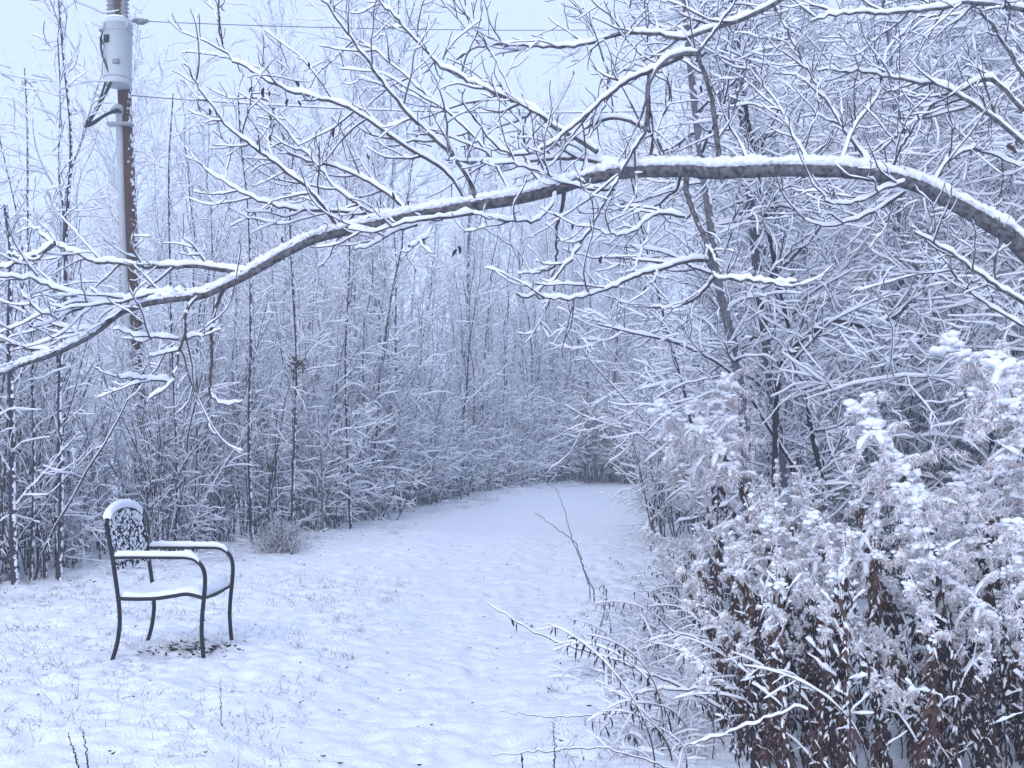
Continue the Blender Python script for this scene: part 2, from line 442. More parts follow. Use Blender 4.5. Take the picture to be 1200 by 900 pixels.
# ------------------------------------------------------------------ power pole
def build_pole():
    D = 18.0
    foot = at(172, 0, D)[0]; p0 = np.array([at(171, 500, D)[0], D, float(gh(-6.2, D))-.3])
    p1 = at(142, 0, D); dirv = (p1-np.array([p0[0], D, EYE]))
    top = p1+norm(dirv)*1.7
    root = thing('utility_pole', 'brown wooden utility pole with grey transformer tank, rising behind the thicket', 'utility pole', tuple(p0))
    L = top-p0
    def along(z): return L*((z-p0[2])/L[2])      # local point on the axis at world height z
    b = MB(); k = 40; tt = np.linspace(0, 1, k)[:, None]
    tube(b, L*tt, np.linspace(.13, .1, k), 20, cap=True); b.build('pole', M['polewood'], root)
    def loc(px, py, d=D): return at(px, py, d)-p0
    # tank
    cz = at(0, 64, D)[2]; tc = loc(140, 64, D-.34); tr = .222
    zt = loc(0, 28, D-.34)[2]; zb = loc(0, 101, D-.34)[2]
    tc = np.array([loc(139, 60, D-.34)[0], -.36, 0])
    b = MB(); lathe(b, [(0, zb), (tr*.94, zb), (tr, zb+.03), (tr, zt-.05), (tr*1.05, zt-.045), (tr*1.05, zt), (tr*.9, zt+.04), (.0, zt+.07)], 28, tc)
    tk = b.build('transformer', M['tank'], root)
    s = MB(); lathe(s, [(0, zt+.05), (tr*.95, zt+.04), (tr*.93, zt+.075), (tr*.5, zt+.105), (0, zt+.11)], 20, tc); s.build('snow_cap', M['snow'], tk)
    for dx, dy in ((-.13, -.02), (.13, -.09)):
        b = MB(); pr = [(.03, zt+.03)]
        for i in range(5): pr += [(.075, zt+.08+i*.07), (.05, zt+.10+i*.07), (.045, zt+.135+i*.07)]
        pr += [(.03, zt+.43), (.012, zt+.46), (0, zt+.47)]
        lathe(b, pr, 14, tc+np.array([dx, dy, 0])); b.build('bushing', M['porcelain'], tk)
    b = MB(); box(b, (tc[0]+.03, -.12, zt-.25), (.12, .16, .09)); box(b, (tc[0]+.03, -.12, zb+.2), (.12, .16, .09)); b.build('bracket', M['galv'], tk)
    b = MB()
    for zz in (zt-.16, zb+.12): lathe(b, [(tr+.002, zz-.012), (tr+.012, zz-.012), (tr+.012, zz+.012), (tr+.002, zz+.012)], 28, tc)
    for xx in (-.19, .19): box(b, tc+np.array([xx, -.13, zt-.09]), (.035, .05, .10))
    b.build('tank_band', M['galv'], tk)
    b = MB(); box(b, tc+np.array([.05, -tr*.985, zb+.34]), (.11, .02, .08)); b.build('plate', M['porcelain'], tk)
    b = MB(); box(b, tc+np.array([-.12, -tr*.86, zt-.33]), (.09, .07, .12)); b.build('terminal', M['cable'], tk)
    b = MB(); tube(b, np.array([[tc[0]-.30, -.42, zt-.14], [tc[0]-.2, -.42, zt-.12], [tc[0]-.1, -.5, zt-.14]]), np.full(3, .03), 8, cap=True); b.build('arrester', M['porcelain'], tk)
    # slack cables from the tank down to the riser
    for j, pts in enumerate([[(118, 43), (119, 60), (124, 75), (130, 95), (121, 115), (108, 138), (99, 149), (112, 141), (128, 132), (140, 129)],
                             [(133, 38), (131, 60), (128, 80), (121, 105), (112, 128), (98, 147), (108, 146), (122, 136), (135, 131), (140, 131)],
                             [(134, 55), (132, 75), (130, 92), (122, 112), (113, 130), (104, 146), (118, 139), (130, 131), (138, 128), (142, 132)],
                             [(122, 30), (119, 45), (124, 58), (126, 72), (129, 66), (134, 45)]]):
        b = MB(); p = smooth_path([loc(x, y, D-.55+.05*j) for x, y in pts], 60); tube(b, p, np.full(60, .019 if j < 3 else .013), 7, cap=True); b.build('cable', M['cable'], root)
    # grey riser conduit on the near-left side
    b = MB(); p = np.array([loc(140, 126, D-.1), loc(140, 150, D-.1), loc(145, 300, D-.1), loc(158, 520, D-.1)]); tube(b, smooth_path(p, 30), np.full(30, .058), 12, cap=True)
    tube(b, smooth_path([loc(132, 131, D-.25), loc(136, 127, D-.25), loc(140, 126, D-.15), loc(140, 134, D-.1)], 12), np.full(12, .06), 10)
    b.build('riser_conduit', M['galv'], root)
    b = MB(); box(b, along(at(0, 148, D)[2])+np.array([-.05, -.12, 0]), (.42, .16, .05)); b.build('conduit_strap', M['galv'], root)
    b = MB(); p = smooth_path([loc(146, 24, D), loc(156, 25, D), loc(170, 25, D)], 10); tube(b, p, np.full(10, .02), 6)
    blobs(b, np.array([loc(160, 24, D), loc(165, 25.5, D), loc(169, 24.5, D)]), .06, (1.4, .8, .8)); b.build('insulator', M['porcelain'], root)
    return p0, D
P0, PD = build_pole()
def wire(pa, pb, sag, r, label, snow=0):
    t_ = np.linspace(0, 1, 120)[:, None]; p = pa*(1-t_)+pb*t_-UP*sag*4*t_*(1-t_)
    root = thing('power_line', label, 'wire', tuple(pa))
    b = MB(); tube(b, p-pa, np.full(120, r), 6); b.build('wire', M['cable'], root)
    if snow:
        b = MB(); snowcap(b, p-pa, np.full(120, r), snow*np.ones(120), 8, lump=.12); b.build('snow', M['snow'], root)
wire(at(170, 25, PD), at(1500, -20, 26), .55, .0065, 'thin bare wire leaving the pole beside the transformer tank')
wire(at(154, 112, PD), at(1500, 40, 24), .9, .008, 'snow coated cable leaving the pole below the transformer tank', .030)

# ------------------------------------------------------------------ the arching tree in front
def arch_tree():
    tr = thing('arching_tree', 'slender tree bent in a long snowy arch across the path, its branches spread along it', 'tree', (3.1, 5.3, float(gh(3.1, 5.3))))
    o = np.array(tr.location)
    tr_px = [(1345, 900, 5.3, 17), (1330, 700, 5.3, 16), (1300, 480, 5.3, 15), (1250, 355, 5.3, 13.5), (1190, 283, 5.3, 12), (1167, 267, 5.3, 11), (1133, 247, 5.3, 9.8), (1100, 230, 5.3, 9.2), (1067, 215, 5.25, 8.9), (1017, 205, 5.25, 8.7), (967, 200, 5.2, 8.5), (900, 200, 5.2, 9), (833, 203, 5.2, 8.8), (800, 200, 5.15, 8.6), (733, 203, 5.1, 8.3), (690, 210, 5.1, 8), (640, 225, 5.05, 7.8), (600, 235, 5, 7.5), (567, 240, 5, 7.2), (533, 245, 5, 7), (467, 257, 4.95, 6.6), (400, 272, 4.9, 6.2), (367, 281, 4.85, 6), (337, 296, 4.8, 5.8), (308, 312, 4.8, 5.4), (279, 328, 4.8, 5), (250, 341, 4.75, 4.7), (233, 347, 4.75, 4.4), (200, 351, 4.7, 4.2), (167, 357, 4.7, 4), (140, 368, 4.65, 3.8), (117, 386, 4.65, 3.7), (93, 401, 4.6, 3.5), (60, 416, 4.6, 3.3), (27, 427, 4.6, 3), (0, 438, 4.55, 2.7), (-60, 450, 4.5, 2.0), (-130, 448, 4.5, 1.2)]
    pts = np.array([np.append(at(a, b, d), r*d/FPX) for a, b, d, r in tr_px])
    NK = 700; ii = np.arange(NK)*340./NK
    q = smooth_path(pts, NK); P = q[:, :3]-o; R = q[:, 3]*.87*(1+.06*vnoise(ii/4., np.zeros(NK), 3))
    P = P+.006*np.stack([vnoise(ii/6., np.full(NK, j*7.3), 5) for j in range(3)], 1)
    b = MB(); tube(b, P, R, 16); trunk = b.build('trunk', M['archbark'], tr)
    s = MB(); h = .74*np.interp(ii, [0, 70, 110, 200, 280, 340], [.026, .052, .046, .036, .030, .024])
    lum = 1+.45*vnoise(ii/5., np.zeros(NK), 8)+.35*vnoise(ii/2., np.zeros(NK), 9)
    snowcap(s, P, R*1.0, h*lum, 20, lump=.07, lo=.2, hi=.75, wf=.40, rise=.34, rag=.0034); s.build('snow', M['snow'], trunk)
    # depth of the arch at a pixel column
    ax = np.array([t[0] for t in tr_px][::-1], float); ad = np.array([t[2] for t in tr_px][::-1])
    def dep(px): return np.interp(px, ax, ad)
    BR = [  # (points, start radius px, depth drift, twigs)
        ([(844, 200), (840, 160), (833, 113), (827, 90), (820, 70), (822, 55), (840, 32), (862, 0), (880, -40)], 4.2, .1, 3),
        ([(815, 63), (800, 63), (777, 73), (760, 100), (758, 147), (740, 178), (725, 205), (710, 232), (692, 268), (677, 290), (668, 306), (650, 327), (622, 348), (605, 346)], 4.2, -.35, 4),
        ([(805, 207), (804, 222), (810, 242), (820, 267), (830, 292), (837, 322), (845, 327), (867, 328), (900, 332), (933, 331)], 4.3, -.2, 3),
        ([(832, 306), (815, 305), (800, 307), (775, 315), (750, 322), (720, 335), (695, 345), (672, 350), (650, 351), (627, 347)], 3.2, -.45, 4),
        ([(838, 324), (820, 345), (805, 355), (785, 361), (765, 360)], 2.6, .2, 3),
        ([(925, -8), (905, 6), (880, 18), (850, 29), (822, 38), (800, 45), (767, 40), (733, 40), (700, 48), (667, 55), (633, 55), (600, 53), (560, 55), (535, 70)], 3.8, .4, 10),
        ([(700, 178), (672, 160), (647, 147), (627, 130), (600, 117), (567, 103), (533, 87), (513, 75), (490, 50), (467, 23), (440, -5), (425, -30)], 4, .4, 12),
        ([(557, 238), (552, 215), (530, 183), (503, 157), (477, 133), (453, 103), (427, 67), (400, 27), (372, -8)], 3.6, -.3, 8),
        ([(549, 240), (533, 213), (513, 193), (483, 177), (450, 153), (420, 133), (400, 123), (350, 110), (317, 97), (290, 80), (267, 63), (257, 33), (256, -10)], 3.3, .25, 10),
        ([(396, 270), (390, 258), (380, 243), (360, 220), (333, 200), (307, 180), (273, 153), (250, 127), (233, 103), (217, 73)], 3, -.2, 7),
        ([(475, 253), (440, 252), (400, 248), (367, 247), (333, 243), (300, 233), (267, 217), (237, 195)], 3.2, .2, 7),
        ([(292, 322), (262, 316), (233, 312), (200, 313), (167, 312), (133, 308), (110, 307), (90, 298), (67, 288), (55, 280), (42, 266)], 4, .25, 7),
        ([(64, 286), (50, 296), (33, 303), (10, 313), (-20, 310)], 3, .1, 3),
        ([(242, 345), (197, 345), (167, 347), (133, 355), (107, 352), (77, 343), (50, 333), (33, 327), (13, 325), (-15, 327)], 3.8, -.3, 6),
        ([(150, 350), (107, 358), (83, 363), (57, 369), (25, 346)], 2.8, -.25, 3),
        ([(128, 378), (105, 387), (85, 386), (60, 381), (40, 383)], 2.3, .2, 2),
        ([(62, 414), (33, 408), (0, 400), (-30, 398)], 2.8, .2, 2),
        ([(233, 346), (222, 358), (217, 372), (217, 390), (210, 413), (207, 433), (200, 447), (193, 457), (170, 470)], 2.7, -.2, 1),
        ([(200, 447), (173, 445), (155, 442), (138, 443)], 2.0, -.25, 1),
        ([(210, 398), (180, 395), (153, 392), (133, 383)], 2.0, -.2, 1),
        ([(216, 398), (233, 392), (245, 387), (256, 380)], 1.8, .1, 1),
        ([(210, 410), (193, 414), (173, 419)], 1.8, .1, 1),
        ([(262, 340), (253, 360), (248, 387), (248, 427), (246, 460), (253, 470), (267, 473), (284, 470)], 3.0, .15, 0),
        ([(559, 250), (530, 254), (504, 257), (469, 263), (437, 271), (407, 268)], 2.6, -.25, 2),
        ([(489, 263), (460, 273), (437, 287), (416, 293)], 2.0, -.2, 1),
        ([(510, 258), (498, 279), (477, 290)], 2.0, -.2, 1),
        ([(650, 222), (647, 240), (630, 257), (608, 259), (587, 257), (557, 250)], 2.6, -.35, 1),
        ([(662, 222), (659, 242), (652, 270), (652, 305), (647, 326)], 3.2, .2, 0),
        ([(650, 312), (640, 317), (625, 320), (603, 320)], 1.9, .25, 1),
        ([(800, 66), (770, 80), (733, 96), (700, 123), (677, 143), (653, 163), (633, 175), (607, 181), (587, 177), (567, 153), (552, 135)], 3.4, -.3, 5),
        ([(780, 190), (767, 160), (750, 147), (720, 138), (693, 147), (667, 160), (633, 172), (600, 176)], 3.6, .35, 6),
        ([(735, 196), (700, 190), (675, 186), (645, 186), (610, 190), (570, 190), (527, 190)], 3.6, .3, 5),
        ([(720, 222), (690, 222), (660, 214), (640, 205), (613, 195), (575, 190), (545, 191)], 2.2, -.45, 4),
        ([(802, 255), (775, 250), (757, 258), (745, 270), (725, 275), (705, 272)], 2.3, -.3, 4),
        ([(797, 207), (793, 222), (780, 232), (770, 240), (745, 243), (715, 235)], 2.2, .3, 2),
        ([(480, 252), (466, 236), (440, 218), (415, 205), (385, 193), (352, 185), (320, 170), (300, 150)], 2.8, .3, 7),
        ([(440, 262), (420, 240), (395, 222), (370, 190), (345, 165), (320, 128), (300, 95)], 2.5, .35, 6),
        ([(1200, 130), (1163, 93), (1133, 103), (1100, 117), (1077, 140), (1053, 157), (1030, 180)], 4, .3, 7),
        ([(1200, 168), (1167, 140), (1133, 117), (1100, 98), (1083, 98), (1047, 90), (1017, 85), (987, 83), (960, 82)], 3.8, .2, 8),
        ([(1018, 195), (1013, 182), (993, 157), (977, 130), (960, 103), (940, 70), (923, 37), (903, -5)], 3.8, .5, 7),
        ([(1240, 140), (1200, 87), (1183, 60), (1160, 27), (1135, -8)], 4.5, .1, 4),
        ([(1235, 22), (1200, 12), (1165, 6), (1133, 3), (1100, 10), (1067, 13), (1033, 17), (1010, 15), (983, 17), (950, 25)], 4, -.2, 9),
        ([(1240, 380), (1200, 355), (1160, 330), (1117, 298), (1090, 283), (1073, 273)], 3.6, -.2, 4),
        ([(1200, 383), (1167, 363), (1143, 347), (1120, 323), (1102, 298), (1085, 270)], 2.0, .2, 3),
        ([(1067, 212), (1040, 220), (1010, 235), (985, 240), (965, 235)], 2.6, -.3, 3),
        ([(1060, 225), (1030, 245), (1000, 258), (970, 265), (940, 258)], 2.6, .2, 4),
        ([(880, 197), (868, 170), (850, 140), (838, 110)], 2.4, .3, 3),
        ([(1046, 200), (1052, 180), (1066, 158), (1078, 138)], 2.2, -.2, 3),
        ([(950, 192), (930, 160), (915, 128), (890, 95), (862, 66)], 2.4, .5, 6),
        ([(690, 205), (685, 175), (700, 140), (712, 105), (708, 70), (690, 30), (660, -10)], 2.6, .5, 6),
        ([(600, 230), (585, 200), (560, 165), (535, 140), (500, 110), (470, 85), (440, 60), (405, 45)], 2.6, .55, 8),
        ([(640, 222), (618, 190), (612, 150), (600, 110), (575, 60), (550, 20), (540, -20)], 2.5, .6, 7),
        ([(760, 195), (770, 150), (785, 110), (770, 70), (745, 30), (730, -10)], 2.6, .5, 6),
        ([(1090, 222), (1110, 190), (1140, 175), (1170, 185), (1205, 200)], 2.8, .3, 4),
        ([(985, 195), (1000, 150), (1030, 110), (1040, 60), (1075, 20), (1100, -20)], 2.8, .6, 7),
    ]
    for pl, r0, drift, ntw in BR:
        n = len(pl); arr = []
        d0 = dep(pl[0][0])
        for i, (a, c) in enumerate(pl):
            arr.append(at(a, c, d0+drift*i/(n-1)))
        K = max(14, 4*n); p = smooth_path(arr, K)-o
        p = p+.005*rng.normal(size=(K, 3))*np.linspace(.2, 1, K)[:, None]
        rr = np.linspace(r0*.82, max(.8, r0*.30), K)*d0/FPX
        b = MB(); s = MB()
        tube(b, p, rr, 8); snowcap(s, p, rr, (.014+.72*rr), 10, lump=.24, lo=.25, hi=.85, wf=.7)
        if ntw:
            tw, trr = grow(p[None], rr[None], int(ntw*1.5+1), .36, 42, K=12, t=(.12, .98), lift=.03, wig=.13, rf=.6, taper=.35, rmin=.0024, minr=.0042, lvar=.5)
            tube(b, tw, trr, 5); snowcap(s, tw, trr, .0108, 6, lump=.4, wf=.7)
            t2, r2 = grow(tw, trr, 3, .14, 45, K=8, lift=.03, wig=.14, rf=.8, rmin=.0022, minr=.0028, lvar=.5)
            tube(b, t2, r2, 4); snowcap(s, t2, r2, .008, 5, lump=.4, wf=.7)
        br = b.build('branch', M['archbark'] if r0 > 3.5 else M['neartwig'], tr)
        s.build('snow', M['snow'], br)
    # dry catkins hanging from the twigs
    base = None
    spots = [(309, 103), (316, 106), (338, 116), (349, 118), (245, 127), (361, 73), (296, 102), (305, 162), (317, 158), (315, 135), (331, 277), (535, 292), (537, 288), (498, 283), (673, 260), (757, 335), (770, 66), (820, 100), (392, 150), (430, 180), (460, 225), (465, 232), (480, 235), (1190, 165), (705, 300), (345, 95)]
    for (a, c) in spots:
        if base is None:
            b = MB(); t_ = np.linspace(0, 1, 9); pth = np.stack([.006*np.sin(t_*3), 0*t_, -.036*t_], 1)
            tube(b, pth, .0055*np.sin(np.pi*(t_*.9+.06))+.0008, 6)
            ck = b.build('catkin', M['leafdark'], tr); base = ck
        else:
            ck = base.copy(); COL.objects.link(ck); ck.parent = tr
        ck.location = tuple(at(a, c, dep(a)+random.uniform(-.2, .2))-o); ck.rotation_euler = (random.uniform(-.5, .5), random.uniform(-.5, .5), random.uniform(0, 6))
        k = random.uniform(.8, 1.3); ck.scale = (k, k, k)
    b = MB(); t_ = np.linspace(0, 1, 8)
    P_ = np.stack([.05*t_-.02, .02*np.sin(t_*4), -.05*t_+.02*np.sin(t_*3)], 1)[None]; ribbons(b, P_, (.028*np.sin(np.pi*(t_*.92+.05)))[None], np.array([.5, .6, .6]))
    lf = b.build('withered_leaf', M['leaf'], tr); lf.location = tuple(at(1184, 170, 5.4)-o)
arch_tree()

# ------------------------------------------------------------------ tree and shrub makers
def trunk_line(h, lean, wob, K=18, az=None):
    az = rng.uniform(0, 6.28) if az is None else az
    t_ = np.linspace(0, 1, K)
    x = lean*h*t_**1.4; w = wob*h*np.cumsum(rng.normal(size=(K, 2)), 0)/K*t_[:, None]
    return np.stack([x*np.cos(az)+w[:, 0], x*np.sin(az)+w[:, 1], h*t_], 1)

def parts(root, trunkmb, crownmb, snowmb, tm, cm):
    t_ = trunkmb.build('trunk', tm, root); c_ = crownmb.build('crown', cm, root); snowmb.build('snow', M['snow'], c_)
    return root

def sapling(h, r0, nb, blen, ntw, tlen, ang, tm, cm, hs=.016, t0=.12, lean=.06, stems=1, name='sapling', bang=40, tw3=0, lift=.05, rm=.0035):
    root = thing(name, 'x', 'tree')
    a = MB(); c = MB(); s = MB()
    for k in range(stems):
        hh = h*(1 if k == 0 else rng.uniform(.6, .95))
        P = trunk_line(hh, lean*(1 if k == 0 else 2.2), .16)[None]
        if k: P = P+np.append(rng.normal(0, .07, 2), 0)
        R = (np.linspace(1, .16, P.shape[1])*r0*(1 if k == 0 else rng.uniform(.5, .85)))[None]
        P[:, 0, 2] -= .15
        tube(a, P, R, 7)
        B, Br = grow(P, R, nb, blen, bang, K=9, t=(t0, .99), lift=lift, wig=.13, rf=.45, taper=.42, lvar=.5, rmin=rm, minr=rm*1.3)
        tube(c, B, Br, 4); snowcap(s, B, Br, hs, 5, lump=.3)
        T_, Tr = grow(B, Br, ntw, tlen, ang, K=6, t=(.15, 1), lift=.03, wig=.2, lvar=.5, rf=.7, taper=.3, rmin=rm*.85, minr=rm)
        tube(c, T_, Tr, 3); snowcap(s, T_, Tr, hs*.9, 4, lump=.35)
        if tw3:
            U_, Ur = grow(T_, Tr, tw3, tlen*.45, 45, K=5, t=(.2, 1), lift=.0, wig=.24, lvar=.5, rf=.8, taper=.2, rmin=rm*.8, minr=rm*.9)
            tube(c, U_, Ur, 3); snowcap(s, U_, Ur, hs*.85, 4, lump=.35)
    return parts(root, a, c, s, tm, cm)

def bush(h, stems, nb, blen, ntw, tlen, cm, hs=.018, spread=.5, name='shrub', tw3=0, rm=.004, lift=.0):
    root = thing(name, 'x', 'shrub')
    a = MB(); c = MB(); s = MB()
    n = stems; K = 9
    az = rng.uniform(0, 6.28, n); d = np.stack([np.cos(az)*spread, np.sin(az)*spread, np.ones(n)], 1)*rng.uniform(.5, 1.2, (n, 1))
    d = norm(d+np.array([0, 0, .4])); L = h*rng.uniform(.55, 1.1, n)
    P = np.zeros((n, K, 3)); P[:, 0, :2] = rng.normal(0, .12, (n, 2)); P[:, 0, 2] = -.1
    for k in range(1, K):
        d = norm(d+.10*rng.normal(size=(n, 3))); P[:, k] = P[:, k-1]+d*(L/(K-1))[:, None]
    R = np.linspace(.013, .004, K)[None]*rng.uniform(.7, 1.3, (n, 1))
    tube(a, P, R, 5); snowcap(s, P, R, hs, 5, lump=.3)
    B, Br = grow(P, R, nb, blen, 55, K=8, t=(.15, 1), lift=lift, wig=.2, rf=.6, taper=.4, lvar=.5, rmin=rm, minr=rm*1.1)
    tube(c, B, Br, 4); snowcap(s, B, Br, hs, 5, lump=.3)
    T_, Tr = grow(B, Br, ntw, tlen, 50, K=6, t=(.1, 1), lift=.0, wig=.26, lvar=.5, rf=.75, taper=.25, rmin=rm*.85, minr=rm*.9)
    tube(c, T_, Tr, 3); snowcap(s, T_, Tr, hs*.9, 4, lump=.35)
    if tw3:
        U_, Ur = grow(T_, Tr, tw3, tlen*.5, 50, K=4, t=(.1, 1), wig=.15, rf=.8, taper=.2, rmin=rm*.8, minr=rm*.85)
        tube(c, U_, Ur, 3); snowcap(s, U_, Ur, hs*.8, 4, lump=.35)
    a.build('stem', M['darkbark'], root); k_ = c.build('crown', cm, root); s.build('snow', M['snow'], k_)
    return root

FIRST = set()
def place(proto, x, y, label, group, sc=1.0, rz=None, tilt=.04, zs=1.0):
    rz = random.uniform(0, 6.28) if rz is None else rz
    loc = (x, y, float(gh(x, y))); rot = (random.uniform(-tilt, tilt), random.uniform(-tilt, tilt), rz)
    if proto.name not in FIRST:
        FIRST.add(proto.name)
        proto.location = loc; proto.rotation_euler = rot; proto.scale = (sc, sc, sc*zs)
        proto['label'] = label; proto['group'] = group
        return proto
    return dup(proto, loc, rot, (sc, sc, sc*zs), label, group)
def px_x(px, D): return (px-600)/FPX*D

# front edge of the woods left of and beyond the path
EDGE = np.array([(-8.5, 9.0), (-7, 9.2), (-4.9, 10.6), (-3.4, 13.2), (-2.55, 14.8), (-1.9, 18.5), (-.9, 23.5), (1.0, 28.5), (4.0, 31), (9, 33), (15, 35)])
EL = np.concatenate([[0], np.cumsum(np.linalg.norm(np.diff(EDGE, axis=0), axis=1))])
def edge_at(s, back):
    p = np.array([np.interp(s, EL, EDGE[:, 0]), np.interp(s, EL, EDGE[:, 1])])
    q = np.array([np.interp(s+.5, EL, EDGE[:, 0]), np.interp(s+.5, EL, EDGE[:, 1])])
    t_ = (q-p)/max(1e-6, np.linalg.norm(q-p)); n = np.array([-t_[1], t_[0]])
    return p+n*back

# a few thin-branched whips with dark stems, bushier saplings, shrubs, far trees, wide snow-laden trees
SAP = [sapling(5.8, .022, 16, 1.0, 6, .34, 45, M['darkbark'], M['twig'], hs=.0235, bang=32, lift=.07),
       sapling(4.6, .017, 14, .85, 6, .30, 45, M['darkbark'], M['redtwig'], hs=.0235, stems=2, bang=36, lift=.06),
       sapling(6.8, .026, 18, 1.1, 6, .36, 42, M['darkbark'], M['twig'], hs=.0235, lean=.10, bang=34, lift=.07),
       sapling(5.2, .018, 13, .8, 7, .32, 50, M['bark'], M['twig'], hs=.0235, stems=3, bang=40, lift=.05),
       sapling(3.8, .015, 15, .7, 6, .27, 45, M['darkbark'], M['redtwig'], hs=.020, lean=.16, bang=45),
       sapling(6.2, .028, 9, .9, 5, .34, 45, M['darkbark'], M['twig'], hs=.0235, t0=.3, lean=.06, bang=36, lift=.08),
       sapling(4.4, .022, 11, .9, 6, .3, 48, M['darkbark'], M['twig'], hs=.0235, t0=.2, lean=.26, bang=52)]
BUSH = [bush(1.6, 14, 5, .5, 5, .25, M['twig'], hs=.022, rm=.0034, spread=.26),
        bush(2.2, 16, 6, .6, 5, .27, M['twig'], hs=.023, rm=.0034, spread=.22),
        bush(1.2, 13, 5, .42, 5, .22, M['redtwig'], hs=.018, spread=.5, rm=.0032),
        bush(3.0, 16, 7, .7, 5, .29, M['twig'], hs=.024, spread=.18, rm=.0036),
        bush(2.5, 12, 8, .7, 6, .32, M['redtwig'], hs=.024, spread=.32, rm=.0036)]
SHOOT = [bush(2.6, 10, 4, .34, 3, .2, M['redtwig'], hs=.013, rm=.003, spread=.10, name='shoot_clump'),
         bush(2.0, 8, 4, .34, 4, .2, M['twig'], hs=.013, rm=.003, spread=.16, name='shoot_clump'),
         bush(3.2, 9, 5, .4, 3, .22, M['redtwig'], hs=.013, rm=.003, spread=.07, name='shoot_clump')]
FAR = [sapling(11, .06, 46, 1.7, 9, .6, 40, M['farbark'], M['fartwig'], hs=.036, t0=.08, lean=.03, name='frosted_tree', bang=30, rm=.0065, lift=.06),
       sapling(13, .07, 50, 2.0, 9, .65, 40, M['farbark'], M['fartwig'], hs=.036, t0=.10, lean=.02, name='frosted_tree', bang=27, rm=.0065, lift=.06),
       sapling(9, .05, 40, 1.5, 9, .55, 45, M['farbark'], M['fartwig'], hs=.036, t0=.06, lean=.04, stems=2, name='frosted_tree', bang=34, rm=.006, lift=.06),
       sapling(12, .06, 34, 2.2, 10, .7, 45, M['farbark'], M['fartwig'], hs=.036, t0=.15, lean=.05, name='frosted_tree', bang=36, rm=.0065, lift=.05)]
ALDER = [sapling(7.5, .05, 26, 2.0, 11, .8, 50, M['bark'], M['twig'], hs=.022, t0=.10, lean=.10, name='alder_tree', bang=66, tw3=5, lift=-.015, rm=.004),
         sapling(6.2, .04, 24, 1.8, 11, .75, 50, M['bark'], M['redtwig'], hs=.022, t0=.06, lean=.18, name='alder_tree', bang=68, tw3=5, lift=-.02, rm=.004, stems=2),
         sapling(8.5, .055, 28, 2.1, 11, .8, 50, M['bark'], M['twig'], hs=.022, t0=.12, lean=.05, name='alder_tree', bang=58, tw3=5, lift=.0, rm=.004)]

def px_of(x, y): return 600+FPX*x/max(y, .1)

def wood():
    for s in np.arange(.3, 29, .27):                      # the dense first rows
        for back in (rng.uniform(.1, 1.0), rng.uniform(1.0, 3.0), rng.uniform(3.0, 7.5)):
            if rng.random() < (.12 if s < 13 else .38): continue
            p = edge_at(s+rng.uniform(-.25, .25), back)
            far = p[1] > 20
            k = rng.integers(0, 7); sc = rng.uniform(.75, 1.15)*(1.1 if far else 1)
            if 112 < px_of(*p) < 205 and p[1] < 18.4: k = 4; sc = rng.uniform(.6, .85)
            elif px_of(*p) < 340 and rng.random() < .7: sc *= .72
            place(SAP[k], p[0], p[1], 'slender bare sapling standing in the dense thicket along the path', 'saplings in the thicket', sc)
    for s in np.arange(.2, EL[-1], .75):
        for back in (rng.uniform(-.05, .6), rng.uniform(.8, 2.6)):
            p = edge_at(s+rng.uniform(-.3, .3), back)
            k = rng.integers(0, 5)
            if rng.random() < .35: continue
            if s < 8.5 and k in (1, 3) and rng.random() < .6: k = 0
            place(BUSH[k], p[0], p[1], 'tangled bare shrub loaded with snow at the foot of the thicket', 'shrubs along the thicket', rng.uniform(.75, 1.1)*(.8 if s < 9 else 1.1))
    for k in range(95):
        s = rng.uniform(.2, 20) if k < 75 else rng.uniform(18, 28); p = edge_at(s, rng.uniform(0, 2.2))
        place(SHOOT[k % 3], p[0], p[1], 'x', 'clumps of dark shoots along the thicket', rng.uniform(.6, 1.15))
    o = bush(.62, 34, 5, .34, 4, .16, M['leafdark'], hs=.0035, rm=.003, spread=1.1, name='brush_heap')
    place(o, px_x(330, 13.1), 13.1, 'low dark brown heap of brush at the foot of the thicket just past the chair', 'brush heap', .68); del o['group']
    n = 0
    while n < 150:                                             # taller pale trees behind
        y = rng.uniform(20, 52); x = rng.uniform(-.62, .62)*y
        e = np.interp(x, EDGE[:, 0], EDGE[:, 1])
        if x < -8.5: e = 12
        if y < e+2.2: continue
        n += 1
        tall = np.interp(px_of(x, y), [-200, 60, 180, 330, 600, 1300], [.55, .62, .95, .9, 1.05, 1.1])
        place(FAR[rng.integers(0, 4)], x, y, 'tall thin tree white with frost in the background wood', 'frosted trees in the background', rng.uniform(.8, 1.1)*tall)
wood()
for k in range(26):                                            # close the far bend
    y = rng.uniform(30, 36); x = (rng.uniform(560, 800)-600)/FPX*y
    place(SAP[k % 7], x, y, 'x', 'saplings in the thicket', rng.uniform(.95, 1.35))
    if k % 2: place(BUSH[(1, 3, 4)[k % 3]], x+.4, y-.6, 'x', 'shrubs along the thicket', rng.uniform(.9, 1.3))
for k in range(14):
    y = rng.uniform(36, 46); x = (rng.uniform(560, 780)-600)/FPX*y
    place(FAR[k % 4], x, y, 'x', 'frosted trees in the background', rng.uniform(.8, 1.05))

